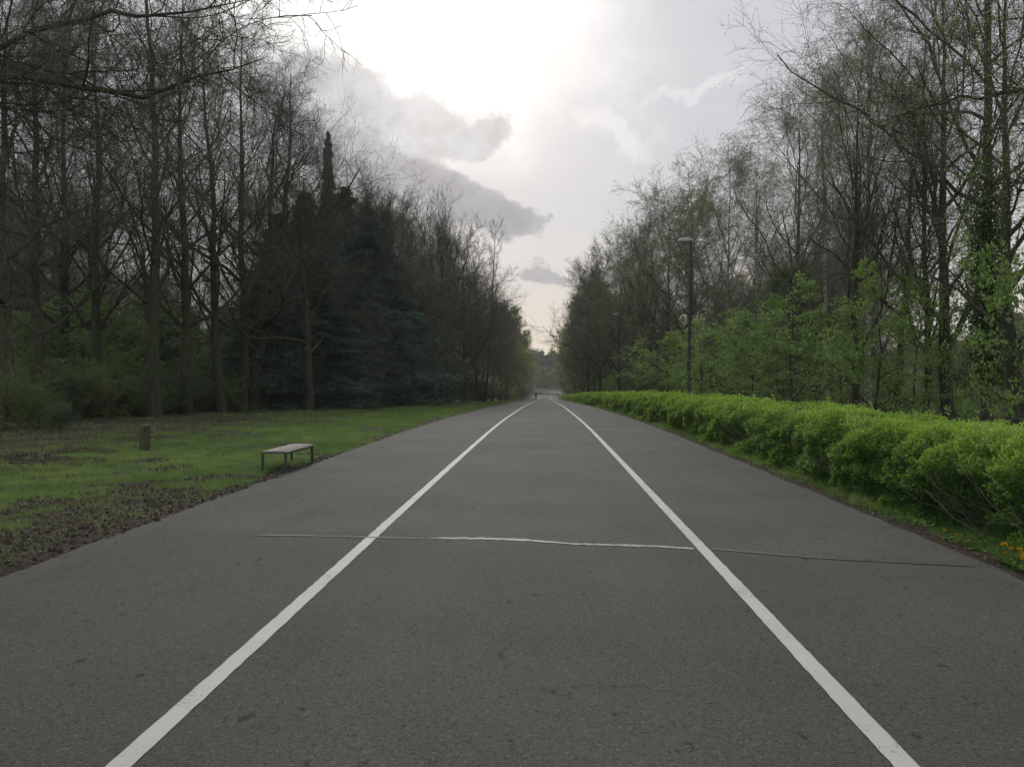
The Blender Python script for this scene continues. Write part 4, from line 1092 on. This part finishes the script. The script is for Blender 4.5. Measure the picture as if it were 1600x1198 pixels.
def lamps():
    root = empty('street_lamp')
    k = 12; z = np.array([-.3, 0, 1.1, 1.15, 2, 3, 4, 5, 6, 7, 7.7, 7.95]); r = np.array([.11, .11, .11, .082, .080, .076, .072, .068, .062, .056, .052, .05])
    V, F = tubes(np.stack([0*z, 0*z, z], -1)[None], r[None], 12)
    obj('pole', mesh('pole', V, F, M['lamp_dark'], smooth=True), root)
    # head: flattened dome reaching towards the road
    def shell(zs, top):
        nu, nv = 20, 8; Vs = []
        for j in range(nv+1):
            f = j/nv*math.pi/2
            for i in range(nu):
                a = i/nu*2*math.pi
                Vs.append((-.22 + .36*math.cos(a)*math.cos(f)*(1 if math.cos(a) < 0 else .9), .17*math.sin(a)*math.cos(f), 7.98 + zs*math.sin(f)))
        V = np.array(Vs); i = np.arange(nu); F = []
        for j in range(nv): F.append(np.stack([j*nu + i, j*nu + (i+1) % nu, (j+1)*nu + (i+1) % nu, (j+1)*nu + i], -1))
        return V, np.concatenate(F)
    V, F = shell(.17, 1); hd = obj('lamp_head', mesh('lamp_head', V, F, M['lamp_head'], smooth=True), root)
    V, F = shell(-.07, 0); V[:, 0] = -.22 + (V[:, 0] + .22)*.9; V[:, 1] *= .9; V[:, 2] -= .004
    obj('diffuser', mesh('diffuser', V, F, M['glass'], smooth=True), hd)
    bx_ = obj('hatch', mesh('hatch', *boxes([(-.111, 0, .75, .01, .07, .28)]), M['lamp_dark']), root)
    Ys = [35, 68, 101, 134, 167, 200, 233]
    names = ['nearest', 'second', 'third', 'fourth', 'fifth', 'sixth', 'farthest']
    for i, Y in enumerate(Ys):
        r_ = root if i == 0 else copy_tree(root)
        x = 6.45; r_.location = (x, Y, float(H(x, Y))); r_.rotation_euler = (0, math.radians(.9) if i == 0 else 0, 0)
        tag(r_, '%s street lamp behind the hedge, dark pole with pale flat head' % names[i], 'street lamp', 'street lamps in a row behind the hedge')
lamps()

def person():
    Y = 190.0; x = X_at(837.5, Y)
    J = {'pel': (0, 0, .95), 'wai': (0, 0, 1.12), 'che': (0, .02, 1.35), 'nk': (0, .02, 1.50), 'hd': (0, .03, 1.60), 'hd2': (0, .04, 1.72),
         'lh': (-.10, 0, .90), 'lk': (-.11, .12, .50), 'la': (-.11, .05, .09), 'lt': (-.11, .20, .04),
         'rh': (.10, 0, .90), 'rk': (.11, .02, .48), 'ra': (.11, -.26, .13), 'rt': (.11, -.16, .03),
         'ls': (-.19, .02, 1.43), 'le': (-.25, -.05, 1.17), 'lw': (-.26, .08, .95), 'lf': (-.26, .12, .86),
         'rs': (.19, .02, 1.43), 're': (.25, -.02, 1.17), 'rw': (.26, .14, .96), 'rf': (.26, .19, .88)}
    Rr = dict(pel=.15, wai=.135, che=.155, nk=.06, hd=.085, hd2=.08, lh=.10, lk=.065, la=.045, lt=.04, rh=.10, rk=.065, ra=.045, rt=.04, ls=.07, le=.048, lw=.036, lf=.035, rs=.07, re=.048, rw=.036, rf=.035)
    E = [('pel', 'wai'), ('wai', 'che'), ('che', 'nk'), ('nk', 'hd'), ('hd', 'hd2'), ('pel', 'lh'), ('lh', 'lk'), ('lk', 'la'), ('la', 'lt'), ('pel', 'rh'), ('rh', 'rk'), ('rk', 'ra'), ('ra', 'rt'),
         ('che', 'ls'), ('ls', 'le'), ('le', 'lw'), ('lw', 'lf'), ('che', 'rs'), ('rs', 're'), ('re', 'rw'), ('rw', 'rf')]
    ks = list(J); me = bpy.data.meshes.new('person'); me.from_pydata([J[k] for k in ks], [(ks.index(a), ks.index(b)) for a, b in E], [])
    me.materials.append(M['cloth'])
    o = obj('person', me, None, (x, Y, float(prof(Y))))
    m_ = o.modifiers.new('skin', 'SKIN'); m_.use_smooth_shade = True
    for i, k in enumerate(ks):
        me.skin_vertices[0].data[i].radius = (Rr[k], Rr[k]*.85)
        me.skin_vertices[0].data[i].use_root = (k == 'pel')
    o.modifiers.new('sub', 'SUBSURF').levels = 1
    tag(o, 'person in dark clothes walking along the road in the distance', 'person')
person()
def barrier():
    Y = 312.0; z = float(prof(Y))
    root = empty('road_barrier', (.6, Y, z))
    me = mesh('boards', *boxes([(0, 0, .28 + .36*i, 10.4, .05, .24) for i in range(2)]), M['barrier']); obj('boards', me, root)
    for x in (-5, -2.5, 0, 2.5, 5):
        obj('post', mesh('post', *boxes([(x, .06, .35, .14, .1, .95)]), M['barrier']), root)
    tag(root, 'low dark board barrier crossing the far end of the road', 'barrier')
barrier()

# ------------------------------------------------------------------ air
def haze():
    V, F = boxes([(3, 490, 40, 1040, 1060, 110)])
    m_, t = new_mat('haze')
    pv = t.n('ShaderNodeVolumePrincipled', i_Density=HAZE); pv.inputs['Color'].default_value = (.90, .91, .88, 1)
    o_ = t.n('ShaderNodeOutputMaterial'); t.t.links.new(pv.outputs[0], o_.inputs['Volume'])
    o = obj('haze', mesh('haze', V, F, m_)); tag(o, 'thin pale air between the trees', 'haze', kind='stuff')
    SC.cycles.volume_bounces = 0
HAZE = .0004
haze()
